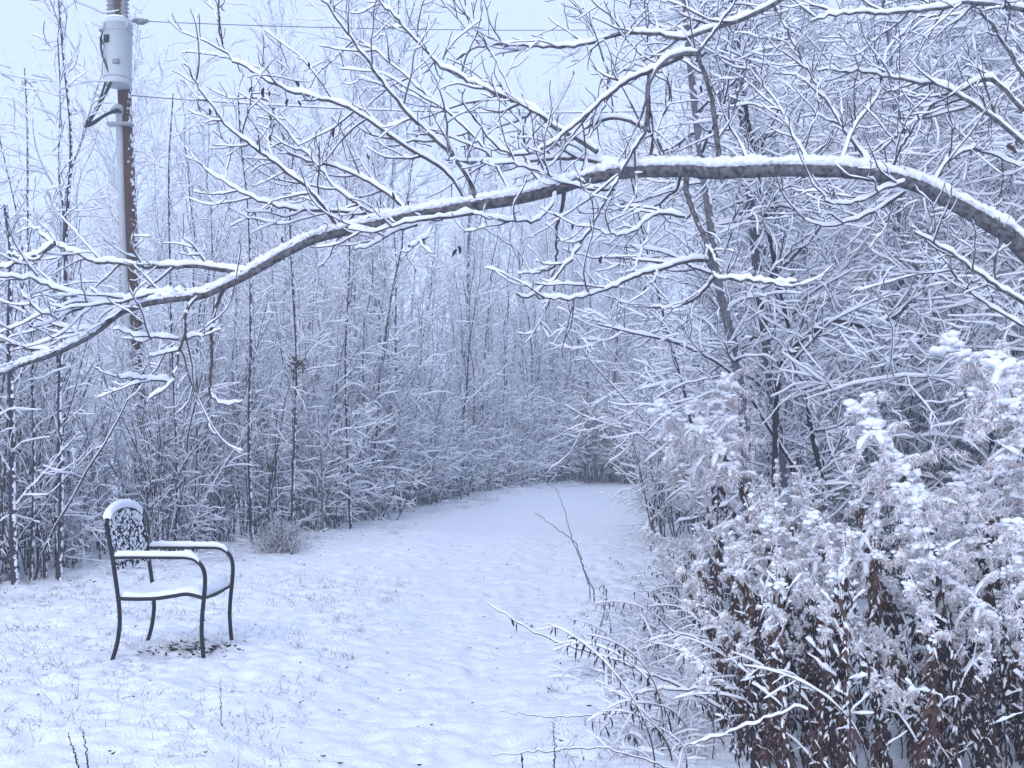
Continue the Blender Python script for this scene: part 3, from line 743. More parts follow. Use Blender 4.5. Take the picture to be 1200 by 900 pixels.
def right_wood():
    spots = [(4.9, 9.2), (5.3, 8.0), (5.6, 10.2), (4.2, 11.6), (6.8, 12), (5.2, 13.8), (3.7, 14.6), (7.5, 15), (4.6, 17), (6.4, 18), (8.8, 18.5), (5.4, 21), (7.6, 22), (9.8, 22), (6.6, 25.5), (9, 27), (11.5, 26), (3.3, 13), (8.2, 9.5), (9.2, 13.5), (6.0, 7.6), (6.6, 9.2), (5.0, 10.8)]
    for i, (x, y) in enumerate(spots):
        place(ALDER[i % 3], x, y, 'spreading grey tree with a dense net of snow laden twigs beyond the goldenrod', 'snow laden trees beyond the goldenrod', rng.uniform(.8, 1.1))
    for k in range(60):
        y = rng.uniform(8.0, 25); x = rng.uniform(.20, .5)*y+.6
        place(BUSH[rng.integers(0, 5)], x, y, 'snow laden shrub filling the gap under the trees beyond the goldenrod', 'shrubs under the trees beyond the goldenrod', rng.uniform(.8, 1.4))
right_wood()
for k in range(16):                                            # brush that closes the far bend from the right
    y = 14+k*.95; x = px_of and (rng.uniform(772, 850)-600)/FPX*y
    place(BUSH[(1, 3, 4, 0)[k % 4]], x, y, 'x', 'shrubs under the trees beyond the goldenrod', rng.uniform(.8, 1.15))

def traced_tree(name, label, pts, D, r0, r1, nb, blen, ntw, tlen, bang, bark, tw, hs=.017, tw3=3, t0=.1, lift=0.0):
    """a tree whose stem has the bend seen in the photo; pts run from the ground up"""
    q = smooth_path([at(a, b, D+dd) for a, b, dd in pts], 60)
    o = np.array([q[0, 0], q[0, 1], float(gh(q[0, 0], q[0, 1]))])
    root = thing(name, label, 'tree', tuple(o))
    P = (q-o); P[0, 2] -= .15; P = P[None]; R = np.linspace(r0, r1, 60)[None]
    a = MB(); tube(a, P, R, 10); t_ = a.build('trunk', M[bark], root)
    s0 = MB(); snowcap(s0, P, R, hs*1.3, 8, lump=.3, lo=.3, hi=.8); s0.build('snow', M['snow'], t_)
    c = MB(); s = MB()
    B, Br = grow(P, R, nb, blen, bang, K=10, t=(t0, .99), lift=lift, wig=.13, rf=.4, taper=.35, rmin=.004, minr=.005, lvar=.5)
    tube(c, B, Br, 5); snowcap(s, B, Br, hs, 5, lump=.3)
    T_, Tr = grow(B, Br, ntw, tlen, 48, K=6, t=(.1, 1), wig=.2, rf=.7, taper=.3, rmin=.0034, minr=.004, lvar=.5)
    tube(c, T_, Tr, 4); snowcap(s, T_, Tr, hs*.9, 5, lump=.35)
    if tw3:
        U_, Ur = grow(T_, Tr, tw3, tlen*.45, 48, K=5, wig=.24, rf=.8, taper=.2, rmin=.003, minr=.0034, lvar=.5)
        tube(c, U_, Ur, 3); snowcap(s, U_, Ur, hs*.8, 4, lump=.35)
    k_ = c.build('crown', M[tw], root); s.build('snow', M['snow'], k_)
traced_tree('birch_tree', 'grey trunk with patchy snow, the left of the pair rising out of the goldenrod', [(883, 740, 0), (878, 600, 0), (874, 520, 0), (870, 467, 0), (863, 423, 0), (853, 377, 0), (843, 333, 0), (830, 240, 0), (820, 167, 0), (813, 110, 0), (806, 40, 0), (800, -60, 0)], 7.8, .044, .024, 20, .9, 9, .45, 68, 'bark', 'twig', t0=.38)
traced_tree('birch_tree', 'thicker pale grey trunk, the right of the pair rising out of the goldenrod', [(928, 723, 0), (920, 600, 0), (915, 527, 0), (910, 483, 0), (903, 433, 0), (897, 383, 0), (890, 337, 0), (878, 200, 0), (870, 120, 0), (865, 50, 0), (858, -80, 0)], 8.4, .052, .034, 20, 1.0, 9, .5, 68, 'bark', 'twig', t0=.3)
traced_tree('birch_tree', 'thin dark leaning stem just beside the pair of grey trunks', [(975, 731, 0), (963, 567, 0), (953, 513, 0), (943, 457, 0), (930, 400, 0), (917, 350, 0), (895, 240, 0), (875, 130, 0), (850, 0, 0)], 8.1, .026, .014, 18, .8, 8, .4, 60, 'darkbark', 'twig', t0=.25)
traced_tree('birch_tree', 'very thin dark stem with fine twigs where the goldenrod meets the path', [(836, 706, 0), (830, 600, 0), (815, 520, 0), (800, 450, 0), (785, 400, 0), (772, 345, 0), (760, 300, 0), (750, 258, 0), (738, 200, 0)], 9.1, .02, .007, 12, .7, 5, .3, 50, 'darkbark', 'redtwig', tw3=0)
traced_tree('bent_sapling', 'crooked dark sapling bending over under snow in front of the dense trees', [(905, 735, 0), (908, 560, 0), (912, 450, 0), (925, 415, 0), (947, 393, -.1), (977, 375, -.2), (1013, 382, -.2), (1053, 367, -.1), (1083, 330, 0), (1100, 300, .1)], 8, .03, .012, 16, .8, 7, .35, 60, 'darkbark', 'twig', t0=.4)
traced_tree('bent_sapling', 'low snow covered sapling leaning towards the path from the goldenrod', [(1010, 735, 0), (960, 600, 0), (900, 500, -.2), (860, 440, -.3), (800, 405, -.4), (740, 390, -.5), (700, 380, -.5)], 8.2, .02, .006, 14, .7, 6, .3, 55, 'darkbark', 'redtwig', t0=.3, hs=.015)
for pts, D, lab in (([(850, 630), (760, 500), (690, 420), (672, 380), (660, 330)], 13, 'fine whip of a sapling arching over the far bend of the path'),
                    ([(880, 640), (800, 520), (745, 450), (715, 410), (690, 385)], 13.2, 'long thin leaning whip beside the far bend of the path'),
                    ([(880, 640), (810, 560), (752, 512), (720, 500), (690, 490), (662, 475)], 13.4, 'low whip bowed nearly level above the far bend of the path')):
    traced_tree('bent_sapling', lab, [(a, b, 0) for a, b in pts], D, .014, .005, 8, .45, 4, .22, 50, 'darkbark', 'twig', tw3=0, t0=.3, hs=.016)

for pts, D, r0, r1, lab, bk in (
        ([(70, 680), (72, 560), (70, 460), (76, 360), (77, 277), (80, 233), (83, 187), (82, 140), (75, 73), (68, -10)], 10.8, .028, .010, 'tall dark sapling rising to the left of the utility pole, taller than its neighbours', 'darkbark'),
        ([(36, 690), (40, 560), (38, 420), (33, 267), (32, 150), (29, 80)], 10.8, .019, .007, 'dark slim sapling with a bare tip at the outer end of the thicket', 'darkbark'),
        ([(18, 690), (15, 600), (14, 480), (11, 380), (13, 300), (6, 240)], 10.4, .038, .02, 'thickest dark trunk at the outer end of the thicket', 'darkbark'),
        ([(296, 640), (292, 520), (294, 400), (293, 297), (290, 233), (283, 173), (279, 110)], 13.4, .026, .010, 'dark straight sapling rising behind the chair towards the arching branch', 'darkbark'),
        ([(342, 630), (345, 520), (348, 430), (343, 330), (340, 250), (345, 160)], 14, .025, .010, 'dark sapling with a bird nest like clump of dead leaves halfway up', 'darkbark'),
        ([(205, 660), (208, 560), (203, 430), (200, 330), (198, 200), (203, 110)], 12.6, .021, .008, 'slim dark sapling beside the utility pole', 'darkbark'),
        ([(412, 640), (408, 540), (405, 420), (410, 300), (404, 200)], 15.5, .024, .010, 'dark upright sapling under the middle of the arching branch', 'darkbark'),
        ([(552, 580), (550, 450), (549, 330), (551, 240), (550, 150)], 29, .07, .05, 'stout grey trunk in the wood beyond the middle of the arching branch', 'bark')):
    traced_tree('dark_sapling', lab, [(a, b, 0) for a, b in pts], D, r0, r1, 13, .9, 6, .33, 38, bk, 'twig', tw3=0, t0=.2, lift=.06, hs=.014)
    if 'nest' in lab:
        p = at(347, 428, D-.05); q = rng.normal(0, .05, (40, 1, 3))+p+np.cumsum(rng.normal(0, .02, (40, 5, 3)), 1)
        b = MB(); ribbons(b, q, .018*np.ones((40, 1))*np.sin(np.pi*np.linspace(.1, .95, 5)), norm(rng.normal(size=(40, 1, 3))+.3*rng.normal(size=(40, 5, 3))))
        root = [o for o in bpy.data.objects if o.get('label') == lab][0]; o = b.build('dead_leaf_clump', M['leaf'], root)
        for v in o.data.vertices: v.co -= root.location

# ------------------------------------------------------------------ goldenrod and other weeds
def goldenrod(h, nod, nleaf, plume, snowy, plen=.21, lw=1.0, clumps=6):
    root = thing('goldenrod', 'x', 'goldenrod')
    K = 22; t_ = np.linspace(0, 1, K)
    wv = .03*np.cumsum(rng.normal(size=(K, 2)), 0)/K
    P = np.stack([nod*t_**3.2+wv[:, 0], wv[:, 1], h*(t_-.10*abs(nod)*t_**5)], 1); P[0, 2] -= .06
    R = np.linspace(.0052, .0022, K)
    b = MB(); tube(b, P, R, 6); b.build('stem', M['stem'], root)
    # withered leaves hanging along the stem
    tt = rng.uniform(.08, .86, nleaf); i = np.clip((tt*(K-1)).astype(int), 0, K-2); p0 = P[i]
    az = rng.uniform(0, 6.28, nleaf); out = np.stack([np.cos(az), np.sin(az), np.zeros(nleaf)], 1)
    L = rng.uniform(.05, .12, nleaf)*(1.15-.4*tt)*(.7+.3*lw); KL = 7
    Q = np.zeros((nleaf, KL, 3)); Q[:, 0] = p0; d = norm(out+UP*rng.uniform(-.9, .2, (nleaf, 1)))
    for k in range(1, KL):
        d = norm(d+np.array([0, 0, -.55])+.28*rng.normal(size=(nleaf, 3))); Q[:, k] = Q[:, k-1]+d*(L/(KL-1))[:, None]
    side = norm(np.cross(d, out+.6*rng.normal(size=(nleaf, 3))))[:, None, :]+.35*rng.normal(size=(nleaf, KL, 3))
    prof = np.sin(np.pi*np.linspace(.08, .97, KL))
    Wd = rng.uniform(.005, .0125, nleaf)[:, None]*prof*lw
    b = MB(); ribbons(b, Q, Wd, norm(side), 0)
    f = b.build('foliage', M['leaf'] if rng.random() < .6 else M['leafdark'], root)
    m = rng.random(nleaf) < snowy
    s = MB(); q = Q[m]; snowcap(s, q[:, :4], np.full((len(q), 4), .004), .0105, 6, lump=.5, lo=.05, hi=.5, wf=.9, rag=.0010)
    sb, sbr = grow(P[None], R[None], clumps, .17, 48, K=8, t=(.25, .85), lift=-.02, wig=.13, rf=.55, rmin=.0014, minr=.0018, lvar=.5)   # thin side stems
    b = MB(); tube(b, sb, sbr, 4); b.build('side_stem', M['stem'], root); snowcap(s, sb, sbr, .016, 6, lump=.45, lo=.15, hi=.6)
    s.build('snow', M['snow'], f)
    # the seed head: arching sprays of fluff with snow settled over them
    Pt = P[None, int(K*.72):]; Rt = R[None, int(K*.72):]
    B, Br = grow(Pt, Rt, plume, plen, 62, K=9, t=(.0, 1), lift=-.17, wig=.10, rf=.6, taper=.45, rmin=.0012, minr=.0018)
    B = np.concatenate([B, np.repeat(smooth_path(P[-6:], 9)[None], 1, 0)]); Br = np.concatenate([Br, np.full((1, 9), .002)])
    b = MB(); tube(b, B, Br, 4)
    n = len(B)*230; bi = rng.integers(0, len(B), n); u = rng.uniform(.12, 1, n)*8; j = np.minimum(u.astype(int), 7); fr = (u-j)[:, None]
    p0 = B[bi, j]*(1-fr)+B[bi, j+1]*fr+rng.normal(0, .006, (n, 3))
    d = norm(rng.normal(size=(n, 3))*np.array([1, 1, .8])+np.array([0, 0, -.75])); Lh = rng.uniform(.010, .028, n)[:, None]
    H = np.stack([p0, p0+d*Lh*.5, p0+d*Lh+np.array([0, 0, -.004])], 1)
    sd = norm(np.cross(d, rng.normal(size=(n, 3))))[:, None]*np.ones((1, 3, 1)); hw = np.array([.0011, .0017, .0005])[None]*np.ones((n, 1)); rm_ = rng.random(n) < .5
    ribbons(b, H[~rm_], hw[~rm_], sd[~rm_], 0); ribbons(b, H[rm_]+UP*.004, hw[rm_]*1.2, sd[rm_], 1)     # half of the hairs are white with rime
    pl = b.build('plume', [M['fluff'], M['snow']], root)
    s = MB(); bs = B[rng.random(len(B)) < .7][:, :6]; snowcap(s, bs, np.full((len(bs), 6), .007), .017*(.4+.8*rng.random((len(bs), 1))), 10, lump=.35, lo=.05, hi=.8, wf=1.3, rag=.0022)
    nt_ = int(plume*2.2); tp = P[rng.integers(K-6, K, nt_)]+rng.normal(0, .020, (nt_, 3))*[1, 1, .6]+UP*.010        # the heap on the crown of the head
    blobs(s, tp, rng.uniform(.008, .019, nt_)*(plen/.2)**.6, np.stack([rng.uniform(.9, 1.5, nt_), rng.uniform(.9, 1.5, nt_), rng.uniform(.55, .9, nt_)], 1), .25)
    sp = np.repeat(B[rng.integers(0, len(B), plume), rng.integers(1, 5, plume)], 5, 0)+rng.normal(0, .014, (plume*5, 3))*[1.3, 1.3, .5]+UP*.01
    blobs(s, sp, rng.uniform(.005, .014, len(sp)), (1.2, 1.2, .75), .25)
    s.build('snow', M['snow'], pl)
    return root
GOLD = [goldenrod(1.45, .22, 70, 22, .28, .23), goldenrod(1.50, .40, 60, 26, .3, .25), goldenrod(1.35, .12, 80, 18, .25, .20),
        goldenrod(1.25, .55, 55, 22, .3, .23), goldenrod(1.5, .30, 90, 26, .28, .26), goldenrod(1.3, .05, 95, 14, .22, .17),
        goldenrod(1.4, .7, 50, 24, .35, .24)]
LEAFY = [goldenrod(1.15, .15, 150, 3, .28, .09, 1.05, 8), goldenrod(1.0, .28, 120, 4, .3, .10, 1.0, 9), goldenrod(1.3, .08, 190, 3, .24, .08, 1.15, 8),
         goldenrod(.85, .35, 95, 4, .35, .09, .95, 9), goldenrod(1.2, .2, 165, 5, .26, .11, 1.1, 10), goldenrod(1.25, .12, 60, 3, .3, .07, 1.0, 12)]
GL = 'withered goldenrod stalk with brown leaves and a snow laden seed head in the weed patch'
GG = 'goldenrod stalks in the weed patch'
GL2 = 'leafy brown goldenrod stalk with hanging dead leaves and little snow on top'
GG2 = 'leafy goldenrod stalks in the weed patch'
HERO = [(1010, 462, 4.6, 1, 3.4, 'tallest cone shaped snow capped goldenrod head standing clear of the weed patch'),
        (1168, 410, 4.3, 4, 3.6, 'big goldenrod head heaped with snow at the edge of the picture'),
        (1108, 385, 5.2, 3, 3.0, 'drooping goldenrod head with hanging snow behind the big heaped one'),
        (1192, 600, 3.8, 0, 3.3, 'goldenrod head with a broad slab of snow low in the weed patch'),
        (770, 462, 7.0, 3, 3.2, 'pinkish goldenrod plume leaning over the path end of the weed patch'),
        (812, 470, 7.0, 1, 3.0, 'pinkish goldenrod plume beside the left grey trunk'),
        (850, 440, 7.4, 2, 1.0, 'upright narrow goldenrod plume in front of the left grey trunk'),
        (1060, 560, 4.4, 0, 3.1, 'bushy snow covered goldenrod head just below the tall cone shaped one'),
        (950, 590, 4.9, 3, 3.4, 'nodding goldenrod head between the trunks and the tall cone shaped one'),
        (898, 598, 5.3, 3, 3.3, 'goldenrod head nodding just under the right grey trunk'),
        (935, 650, 4.9, 1, 3.5, 'broad goldenrod plume below and beside the tall cone shaped one'),
        (990, 700, 4.6, 6, 3.4, 'long goldenrod plume bowed down across the middle of the weed patch'),
        (1078, 640, 4.5, 3, 3.0, 'drooping goldenrod plume under the bushy one'),
        (1125, 560, 4.7, 0, 3.3, 'goldenrod plume between the big heaped head and the low broad slab'),
        (850, 645, 5.7, 3, 3.2, 'pale goldenrod plume under the left grey trunk'),
        (1020, 770, 4.35, 6, 3.3, 'lowest bowed goldenrod plume, thick with snow, in the weed patch foreground'),
        (780, 520, 7.6, 6, 3.3, 'goldenrod plume bowed low over the snow by the path')]
for px, py, D, k, rz, lab in HERO:
    p = at(px, py, D); hz = [1.45, 1.5, 1.35, 1.25, 1.5, 1.3, 1.4][k]*.97
    nod = [.22, .40, .12, .55, .30, .05, .7][k]
    sc = (p[2]-.02)/hz
    x = p[0]-math.cos(rz)*nod*sc; y = p[1]-math.sin(rz)*nod*sc
    o = place(GOLD[k], x, y, lab, GG, sc, rz, .0); 
    if 'group' in o: del o['group']
def gold_edge(y): return np.interp(y, [3, 4.2, 4.7, 7, 10, 14, 20], [.80, .9, .98, 1.15, 1.75, 2.6, 4.2])
n = 0
while n < 165:
    y = rng.uniform(4.3, 14) if n > 90 else rng.uniform(4.3, 6.6)
    x = rng.uniform(gold_edge(y), .5*y+.35)
    if 4.0 < y and abs(px_of(x, y)-1010) < 20: continue
    edge = x-gold_edge(y) < .25
    sc = rng.uniform(.55, .95)*(.75 if edge else 1)
    if y < 4.6: sc = min(sc, .74)
    leafy = rng.random() < (.93 if y < 6.5 else .62)
    if leafy: place(LEAFY[rng.integers(0, 6)], x, y, GL2, GG2, rng.uniform(.65, 1.1)*(.8 if edge else 1), rng.normal(3.3, 1.1), .22)
    else: place(GOLD[rng.integers(0, 7)], x, y, GL, GG, sc, rng.normal(3.3, 1.1), .14)
    n += 1

for k in range(34):                                            # short ones filling the near foot of the patch
    y = rng.uniform(4.15, 5.4); x = rng.uniform(gold_edge(y)+.05, .5*y+.2)
    place(LEAFY[rng.integers(0, 6)], x, y, GL2, GG2, rng.uniform(.4, .72), rng.normal(3.3, 1.3), .25)

def weed(L, bend, nl, hs):
    root = thing('bent_weed', 'x', 'weed'); K = 20; t_ = np.linspace(0, 1, K)
    a = bend*t_**.8; d = np.stack([np.sin(a), .25*np.sin(3*t_+L), np.cos(a)], 1); P = np.concatenate([[[0, 0, -.04]], np.cumsum(d, 0)[:-1]*L/K])
    R = np.linspace(.004, .0016, K); b = MB(); s = MB(); tube(b, P, R, 5); snowcap(s, P, R, hs, 6, lump=.3)
    B, Br = grow(P[None], R[None], 7, .16, 50, K=7, t=(.3, 1), lift=-.05, wig=.14, minr=.0018, rmin=.0012); tube(b, B, Br, 4); snowcap(s, B, Br, hs*.8, 5, lump=.35)
    st = b.build('stem', M['stem'], root); s.build('snow', M['snow'], st)
    i = rng.integers(5, K-1, nl); Q = np.zeros((nl, 6, 3)); Q[:, 0] = P[i]; d = rng.normal(size=(nl, 3))*.5
    LL = rng.uniform(.03, .08, nl)
    for k in range(1, 6): d = norm(d+np.array([0, 0, -.7])+.2*rng.normal(size=(nl, 3))); Q[:, k] = Q[:, k-1]+d*(LL/5)[:, None]
    b = MB(); ribbons(b, Q, rng.uniform(.004, .008, nl)[:, None]*np.sin(np.pi*np.linspace(.1, .97, 6)), norm(rng.normal(size=(nl, 1, 3))+.4*rng.normal(size=(nl, 6, 3)))); b.build('foliage', M['leafdark'], root)
    return root
WEED = [weed(.8, 1.7, 14, .010), weed(.6, 2.0, 9, .011), weed(1.0, 1.5, 18, .009), weed(.5, 1.2, 6, .012), weed(.9, 2.1, 16, .012)]
for k in range(140):
    y = rng.uniform(4.3, 11); x = gold_edge(y)+(rng.normal(.0, .28) if k < 75 else rng.uniform(0, .6*(y-2.5)))
    place(WEED[rng.integers(0, 5)], x, y, 'bent dry weed weighed down by snow between the goldenrod and the path', 'bent weeds along the path side of the goldenrod', rng.uniform(.6, 1.05), rng.normal(3.2, .9), .15)

def tuft(nb, h, col, snow):
    root = thing('grass_tuft', 'x', 'grass tuft'); K = 7; n = nb
    az = rng.normal(2.8, 1.3, n); d = norm(np.stack([np.cos(az)*.7, np.sin(az)*.7, np.ones(n)*.8], 1)+.35*rng.normal(size=(n, 3)))
    P = np.zeros((n, K, 3)); P[:, 0, :2] = rng.normal(0, .09, (n, 2)); P[:, 0, 2] = -.03; L = h*rng.uniform(.25, 1.2, n)
    for k in range(1, K): d = norm(d+np.array([0, 0, -.16])+.08*rng.normal(size=(n, 3))+.05*d*[1, 1, 0]); P[:, k] = P[:, k-1]+d*(L/(K-1))[:, None]
    b = MB(); R = np.linspace(.0022, .0009, K)*np.ones((n, 1)); tube(b, P, R, 3); bl = b.build('blades', col, root)
    s = MB(); snowcap(s, P, R, snow, 4, lump=.4, lo=.2, hi=.6); s.build('snow', M['snow'], bl)
    return root
TUFT = [tuft(40, .34, M['straw'], .012), tuft(55, .26, M['fluff'], .013), tuft(30, .20, M['straw'], .010), tuft(46, .42, M['fluff'], .011)]
for k in range(110):
    y = rng.uniform(5.0, 13); x = gold_edge(y)-.12+rng.normal(.0, .22)
    place(TUFT[rng.integers(0, 4)], x, y, 'snow dusted tuft of dry grass beside the path', 'dry grass tufts beside the weed patch', rng.uniform(.6, 1.2))
for k in range(60):                                            # along the foot of the thicket
    s = rng.uniform(0, 24); p = edge_at(s, rng.uniform(-1.0, .3))
    place(TUFT[rng.integers(0, 4)], p[0], p[1], 'snow dusted tuft of dry grass at the foot of the thicket', 'dry grass tufts at the foot of the thicket', rng.uniform(.4, .9))

# single thin stems that stand or lie apart
def stem_line(name, label, pts, r, hs, leaves=0, cat='stem'):
    q = smooth_path([at(a, b, d) for a, b, d in pts], 40); o = np.array([q[0, 0], q[0, 1], float(gh(q[0, 0], q[0, 1]))])
    root = thing(name, label, cat, tuple(o)); P = q-o; P[0, 2] = -.05
    P = P+.004*rng.normal(size=P.shape); R = np.linspace(r, r*.4, 40)
    b = MB(); tube(b, P, R, 6); st = b.build('stalk', M['stem'], root)
    if hs: s = MB(); snowcap(s, P, R, hs, 6, lump=.35); s.build('snow', M['snow'], st)
    if leaves:
        i = rng.integers(6, 36, leaves); Q = np.zeros((leaves, 6, 3)); Q[:, 0] = P[i]; d = rng.normal(size=(leaves, 3))*.3
        for k in range(1, 6): d = norm(d+np.array([0, 0, -.8])+.2*rng.normal(size=(leaves, 3))); Q[:, k] = Q[:, k-1]+d*rng.uniform(.008, .018, (leaves, 1))
        b = MB(); ribbons(b, Q, rng.uniform(.004, .009, leaves)[:, None]*np.sin(np.pi*np.linspace(.1, .97, 6)), norm(rng.normal(size=(leaves, 1, 3))+.4*rng.normal(size=(leaves, 6, 3)))); b.build('foliage', M['leafdark'], root)
stem_line('bare_stem', 'thin dark stem leaning over the snow at the side of the path', [(697, 694, 9.6), (684, 666, 9.5), (673, 635, 9.4), (650, 618, 9.3), (627, 600, 9.2)], .006, .004)
stem_line('bare_stem', 'thin upright dark stem forking from the leaning one by the path', [(692, 690, 9.7), (680, 655, 9.7), (670, 630, 9.7), (662, 600, 9.7), (652, 572, 9.7)], .005, .002)
stem_line('fallen_stem', 'long snow topped stem slanting out of the weeds over the path edge', [(870, 845, 5.3), (800, 806, 5.5), (760, 789, 5.6), (720, 773, 5.7), (690, 764, 5.75), (632, 744, 5.8), (600, 725, 5.85), (572, 708, 5.9)], .0065, .010, 12)
stem_line('fallen_stem', 'snow covered stalk arching low over the snow near the weeds', [(900, 860, 5.1), (850, 815, 5.1), (800, 808, 5.15), (760, 810, 5.2), (735, 822, 5.2), (710, 850, 5.2), (700, 875, 5.2)], .006, .014, 8)
stem_line('fallen_stem', 'dark thin stalk lying low across the snow in the foreground', [(860, 930, 4.6), (800, 905, 4.65), (735, 884, 4.7), (690, 876, 4.75), (640, 880, 4.8), (575, 886, 4.85)], .0045, .004, 3)
stem_line('fallen_stem', 'thin bent stalk poking sideways out of the weeds above the snow', [(790, 850, 5.3), (740, 836, 5.3), (690, 838, 5.3), (640, 840, 5.3), (587, 833, 5.3)], .004, .004, 2)
stem_line('fallen_stem', 'snow ridged stalk bowed across the weed patch foreground', [(1000, 960, 4.3), (960, 880, 4.3), (940, 830, 4.3), (900, 842, 4.3), (850, 860, 4.35), (800, 876, 4.4)], .006, .011, 8)
stem_line('dry_stalk', 'short dark stalk with a small seed head poking out of the snow', [(650, 900, 4.72), (650, 870, 4.72), (648, 846, 4.72)], .0036, 0)
stem_line('dry_stalk', 'dark dry stalk leaning in the foreground snow, the left of two', [(91, 898, 4.72), (85, 875, 4.7), (79, 858, 4.7)], .0038, 0)
stem_line('dry_stalk', 'dark dry stalk upright in the foreground snow, the right of two', [(103, 898, 4.72), (100, 872, 4.7), (96, 851, 4.7)], .0038, 0)
stem_line('dry_stalk', 'thin grass stalk standing alone in the snow before the chair', [(259, 850, 5.4), (259, 820, 5.4), (258, 793, 5.4)], .0026, 0)

# leaves and blades that poke through the thin snow
def litter():
    n = 1300; xy = PIT[rng.integers(0, len(PIT), n)]+rng.normal(0, .02, (n, 2))
    ch = rng.normal(0, 1, (170, 2))*[.17, .13]+[-2.15, 7.16]
    a = rng.uniform(0, 24, 420); ed = np.array([edge_at(s, rng.uniform(-.9, .6)) for s in a])
    xy = np.concatenate([xy, ch, ed]); n = len(xy)
    z = gh(xy[:, 0], xy[:, 1]); K = 5
    az = rng.uniform(0, 6.28, n); d = np.stack([np.cos(az), np.sin(az), rng.uniform(-.1, .35, n)], 1)
    L = rng.uniform(.015, .05, n); L[:1300] *= .62
    t_ = np.linspace(-.5, .5, K)
    P = np.stack([xy[:, 0], xy[:, 1], z+.004], 1)[:, None]+d[:, None]*t_[None, :, None]*L[:, None, None]+np.array([0, 0, 1])*(.3*L[:, None]*(t_**2)*2)[..., None]
    s = norm(np.cross(d, UP)+.5*rng.normal(size=(n, 3)))[:, None]*np.ones((1, K, 1))
    b = MB(); ribbons(b, P, (L*.22)[:, None]*np.sin(np.pi*np.linspace(.1, .95, K)), s)
    tag(b.build('leaf_litter', M['leafdark']), 'scraps of dead leaves showing through the thin snow', 'leaf litter', kind='stuff')
    n = 7500; xy = rng.uniform([-5.5, 4.0], [1.6, 11], (n, 2)); w = vnoise(xy[:, 0]/.5, xy[:, 1]/.5, 31)
    xy = xy[(path_d(xy[:, 0], xy[:, 1])+.5*vnoise(xy[:, 0]/.7, xy[:, 1]/.7, 77) < .02) & (w > -.12)]; xy = np.repeat(xy, 2, 0)+rng.normal(0, .02, (2*len(xy), 2)); n = len(xy)
    P = np.zeros((n, 6, 3)); P[:, 0] = np.stack([xy[:, 0], xy[:, 1], gh(xy[:, 0], xy[:, 1])-.02], 1)
    d = norm(rng.normal(size=(n, 3))*[.6, .6, .2]+UP); L = rng.uniform(.02, .07, n)*np.where(rng.random(n) < .08, 2, 1)
    for k in range(1, 6): d = norm(d+np.array([0, 0, -.12])+.1*rng.normal(size=(n, 3))); P[:, k] = P[:, k-1]+d*(L/5)[:, None]
    b = MB(); R = np.linspace(.0017, .0006, 6)*np.ones((n, 1)); m = rng.random(n) < .5
    tube(b, P[m], R[m], 3, 0); tube(b, P[~m], R[~m], 3, 1)
    tag(b.build('grass', [M['straw'], M['greengrass']]), 'thin grass blades poking up through the snow', 'grass', kind='stuff')
litter()

# ------------------------------------------------------------------ winter haze
def haze():
    b = MB(); box(b, (0, 40, 9.5), (170, 150, 23)); o = b.build('haze', [], smooth=False)
    m = bpy.data.materials.new('haze_air'); m.use_nodes = True; t = m.node_tree
    t.nodes.remove(t.nodes['Principled BSDF'])
    v = t.nodes.new('ShaderNodeVolumePrincipled'); v.inputs['Color'].default_value = (.86, .94, 1, 1)
    v.inputs['Density'].default_value = HAZE; v.inputs['Anisotropy'].default_value = .0
    t.links.new(v.outputs[0], t.nodes['Material Output'].inputs['Volume'])
    m.cycles.homogeneous_volume = True
    o.data.materials.append(m); o['kind'] = 'stuff'; tag(o, 'pale winter haze hanging over the clearing and woods', 'haze')
HAZE = .0050
haze()

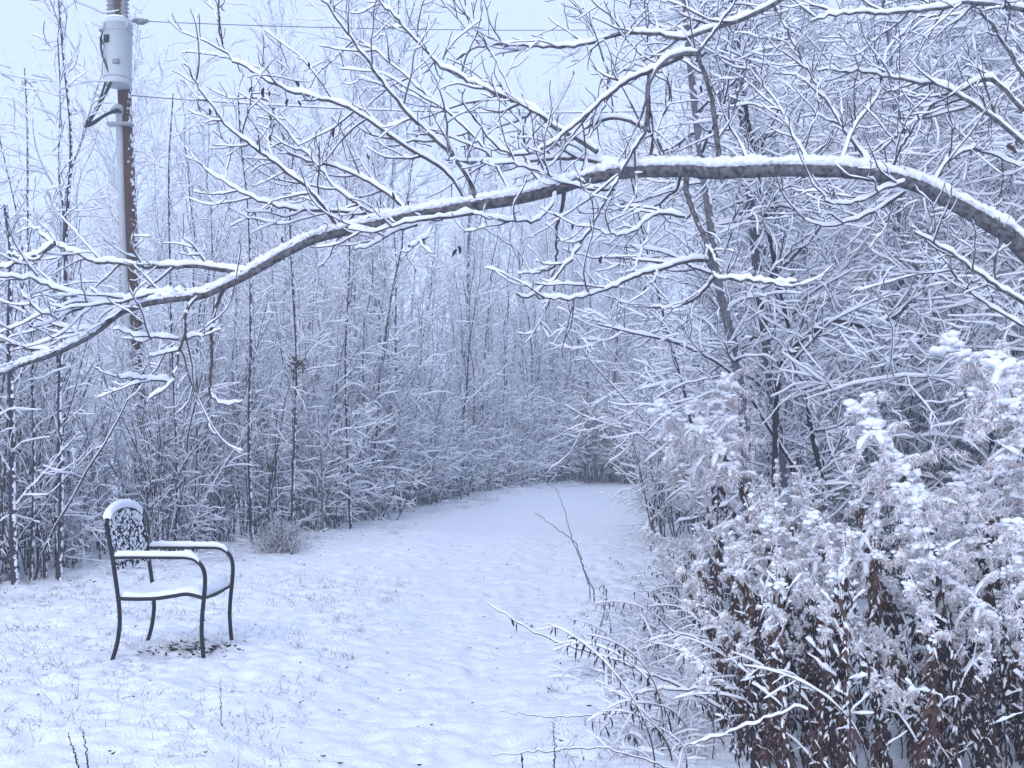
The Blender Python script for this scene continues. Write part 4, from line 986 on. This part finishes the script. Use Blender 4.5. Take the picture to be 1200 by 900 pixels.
# ------------------------------------------------------------------ one label for each of the many
def relabel():
    def reg_left(p):
        for lim, w in ((60, 'at the thicket outer end'), (112, 'left of the pole'), (205, 'around the utility pole'), (290, 'behind the chair'), (380, 'just past the chair'), (470, 'beside the path'), (570, 'nearing the far bend'), (720, 'at the far bend')):
            if p < lim: return w
        return 'beyond the far bend'
    def reg_far(p):
        for lim, w in ((110, 'behind the outer thicket'), (200, 'behind the utility pole'), (330, 'to the right of the pole'), (480, 'above the path edge'), (640, 'under the middle of the arch'), (800, 'under the highest arch')):
            if p < lim: return w
        return 'behind the trees past the goldenrod'
    def reg_right(p):
        for lim, w in ((800, 'on the path side'), (880, 'below the left grey trunk'), (960, 'below the right grey trunk'), (1050, 'under the tall cone head'), (1130, 'between the two biggest heads')):
            if p < lim: return w
        return 'at the outer edge'
    def reg_tree(p):
        for lim, w in ((880, 'near the left grey trunk'), (960, 'near the right grey trunk'), (1080, 'above the tall cone shaped head'), (1180, 'under the end of the arch')):
            if p < lim: return w
        return 'outside the end of the arch'
    row = lambda y, a, b: 'in front' if y < a else ('midway' if y < b else 'deep inside')
    K = {}
    for ls, ws in ((SAP, ['straight dark sapling', 'twin stemmed sapling', 'tall sapling', 'triple stemmed grey sapling', 'short leaning sapling', 'high branched sapling', 'slanting sapling']),
                   (BUSH, ['mid sized upright snowy shrub', 'taller upright snowy shrub', 'low spreading reddish snowy shrub', 'tallest narrow snowy shrub', 'open reddish snowy shrub']),
                   (SHOOT, ['clump of dark upright shoots', 'short clump of dark shoots', 'tall clump of dark shoots']),
                   (FAR, ['frosted tree', 'very tall frosted tree', 'twin stemmed frosted tree', 'open crowned frosted tree']),
                   (ALDER, ['snow laden leaning tree', 'snow laden twin stemmed tree', 'snow laden upright tree']),
                   (GOLD, ['nodding goldenrod', 'deeply nodding goldenrod', 'upright goldenrod', 'drooping goldenrod', 'large headed goldenrod', 'stiff small headed goldenrod', 'bowed over goldenrod']),
                   (LEAFY, ['leafy brown goldenrod', 'bent leafy goldenrod', 'tall leafy goldenrod', 'short bent leafy goldenrod', 'leafy goldenrod with side stems', 'thin leaved goldenrod']),
                   (WEED, ['bent dry weed', 'small hooped weed', 'long slanting weed', 'short dry weed', 'thick snowed hooped weed']),
                   (TUFT, ['straw coloured grass tuft', 'whitish grass tuft', 'small straw coloured grass tuft', 'tall whitish grass tuft'])):
        for o, w in zip(ls, ws): K[[c for c in o.children if c.type == 'MESH'][0].data.name] = w
    heroes = {h[5] for h in HERO}
    by = {}
    for o in [o for o in C.objects if o.parent is None and o.get('group') and o.type == 'EMPTY' and o.get('label') not in heroes]:
        ch = [c for c in o.children if c.type == 'MESH']
        if not ch or ch[0].data.name not in K: continue
        w = K[ch[0].data.name]; x, y = o.location[:2]; p = px_of(x, y); g = o['group']
        if g in ('saplings in the thicket', 'shrubs along the thicket', 'clumps of dark shoots along the thicket'):
            e = y-np.interp(x, EDGE[:, 0], EDGE[:, 1]); l = w+' '+reg_left(p)+', '+row(e, .8, 2.6)
        elif g == 'frosted trees in the background': l = w+' '+reg_far(p)+(', nearer row' if y < 36 else ', farthest row')
        elif g in ('snow laden trees beyond the goldenrod', 'shrubs under the trees beyond the goldenrod'): l = w+' '+reg_tree(p)+', '+row(y, 11, 17)
        elif g == 'dry grass tufts at the foot of the thicket': l = w+' '+reg_left(p)
        else: l = w+' '+reg_right(p)+', '+row(y, 5.3, 8)
        by.setdefault(l, []).append((p, o))
    nth = ['leftmost', 'second from left', 'third from left', 'fourth from left', 'fifth from left', 'sixth from left', 'seventh from left', 'eighth from left', 'ninth from left', 'tenth from left']
    for l, v in by.items():
        v.sort(key=lambda t: t[0])
        for i, (p, o) in enumerate(v):
            o['label'] = l if len(v) == 1 else l+', '+(('rightmost' if i == len(v)-1 else nth[min(i, 9)]))
relabel()
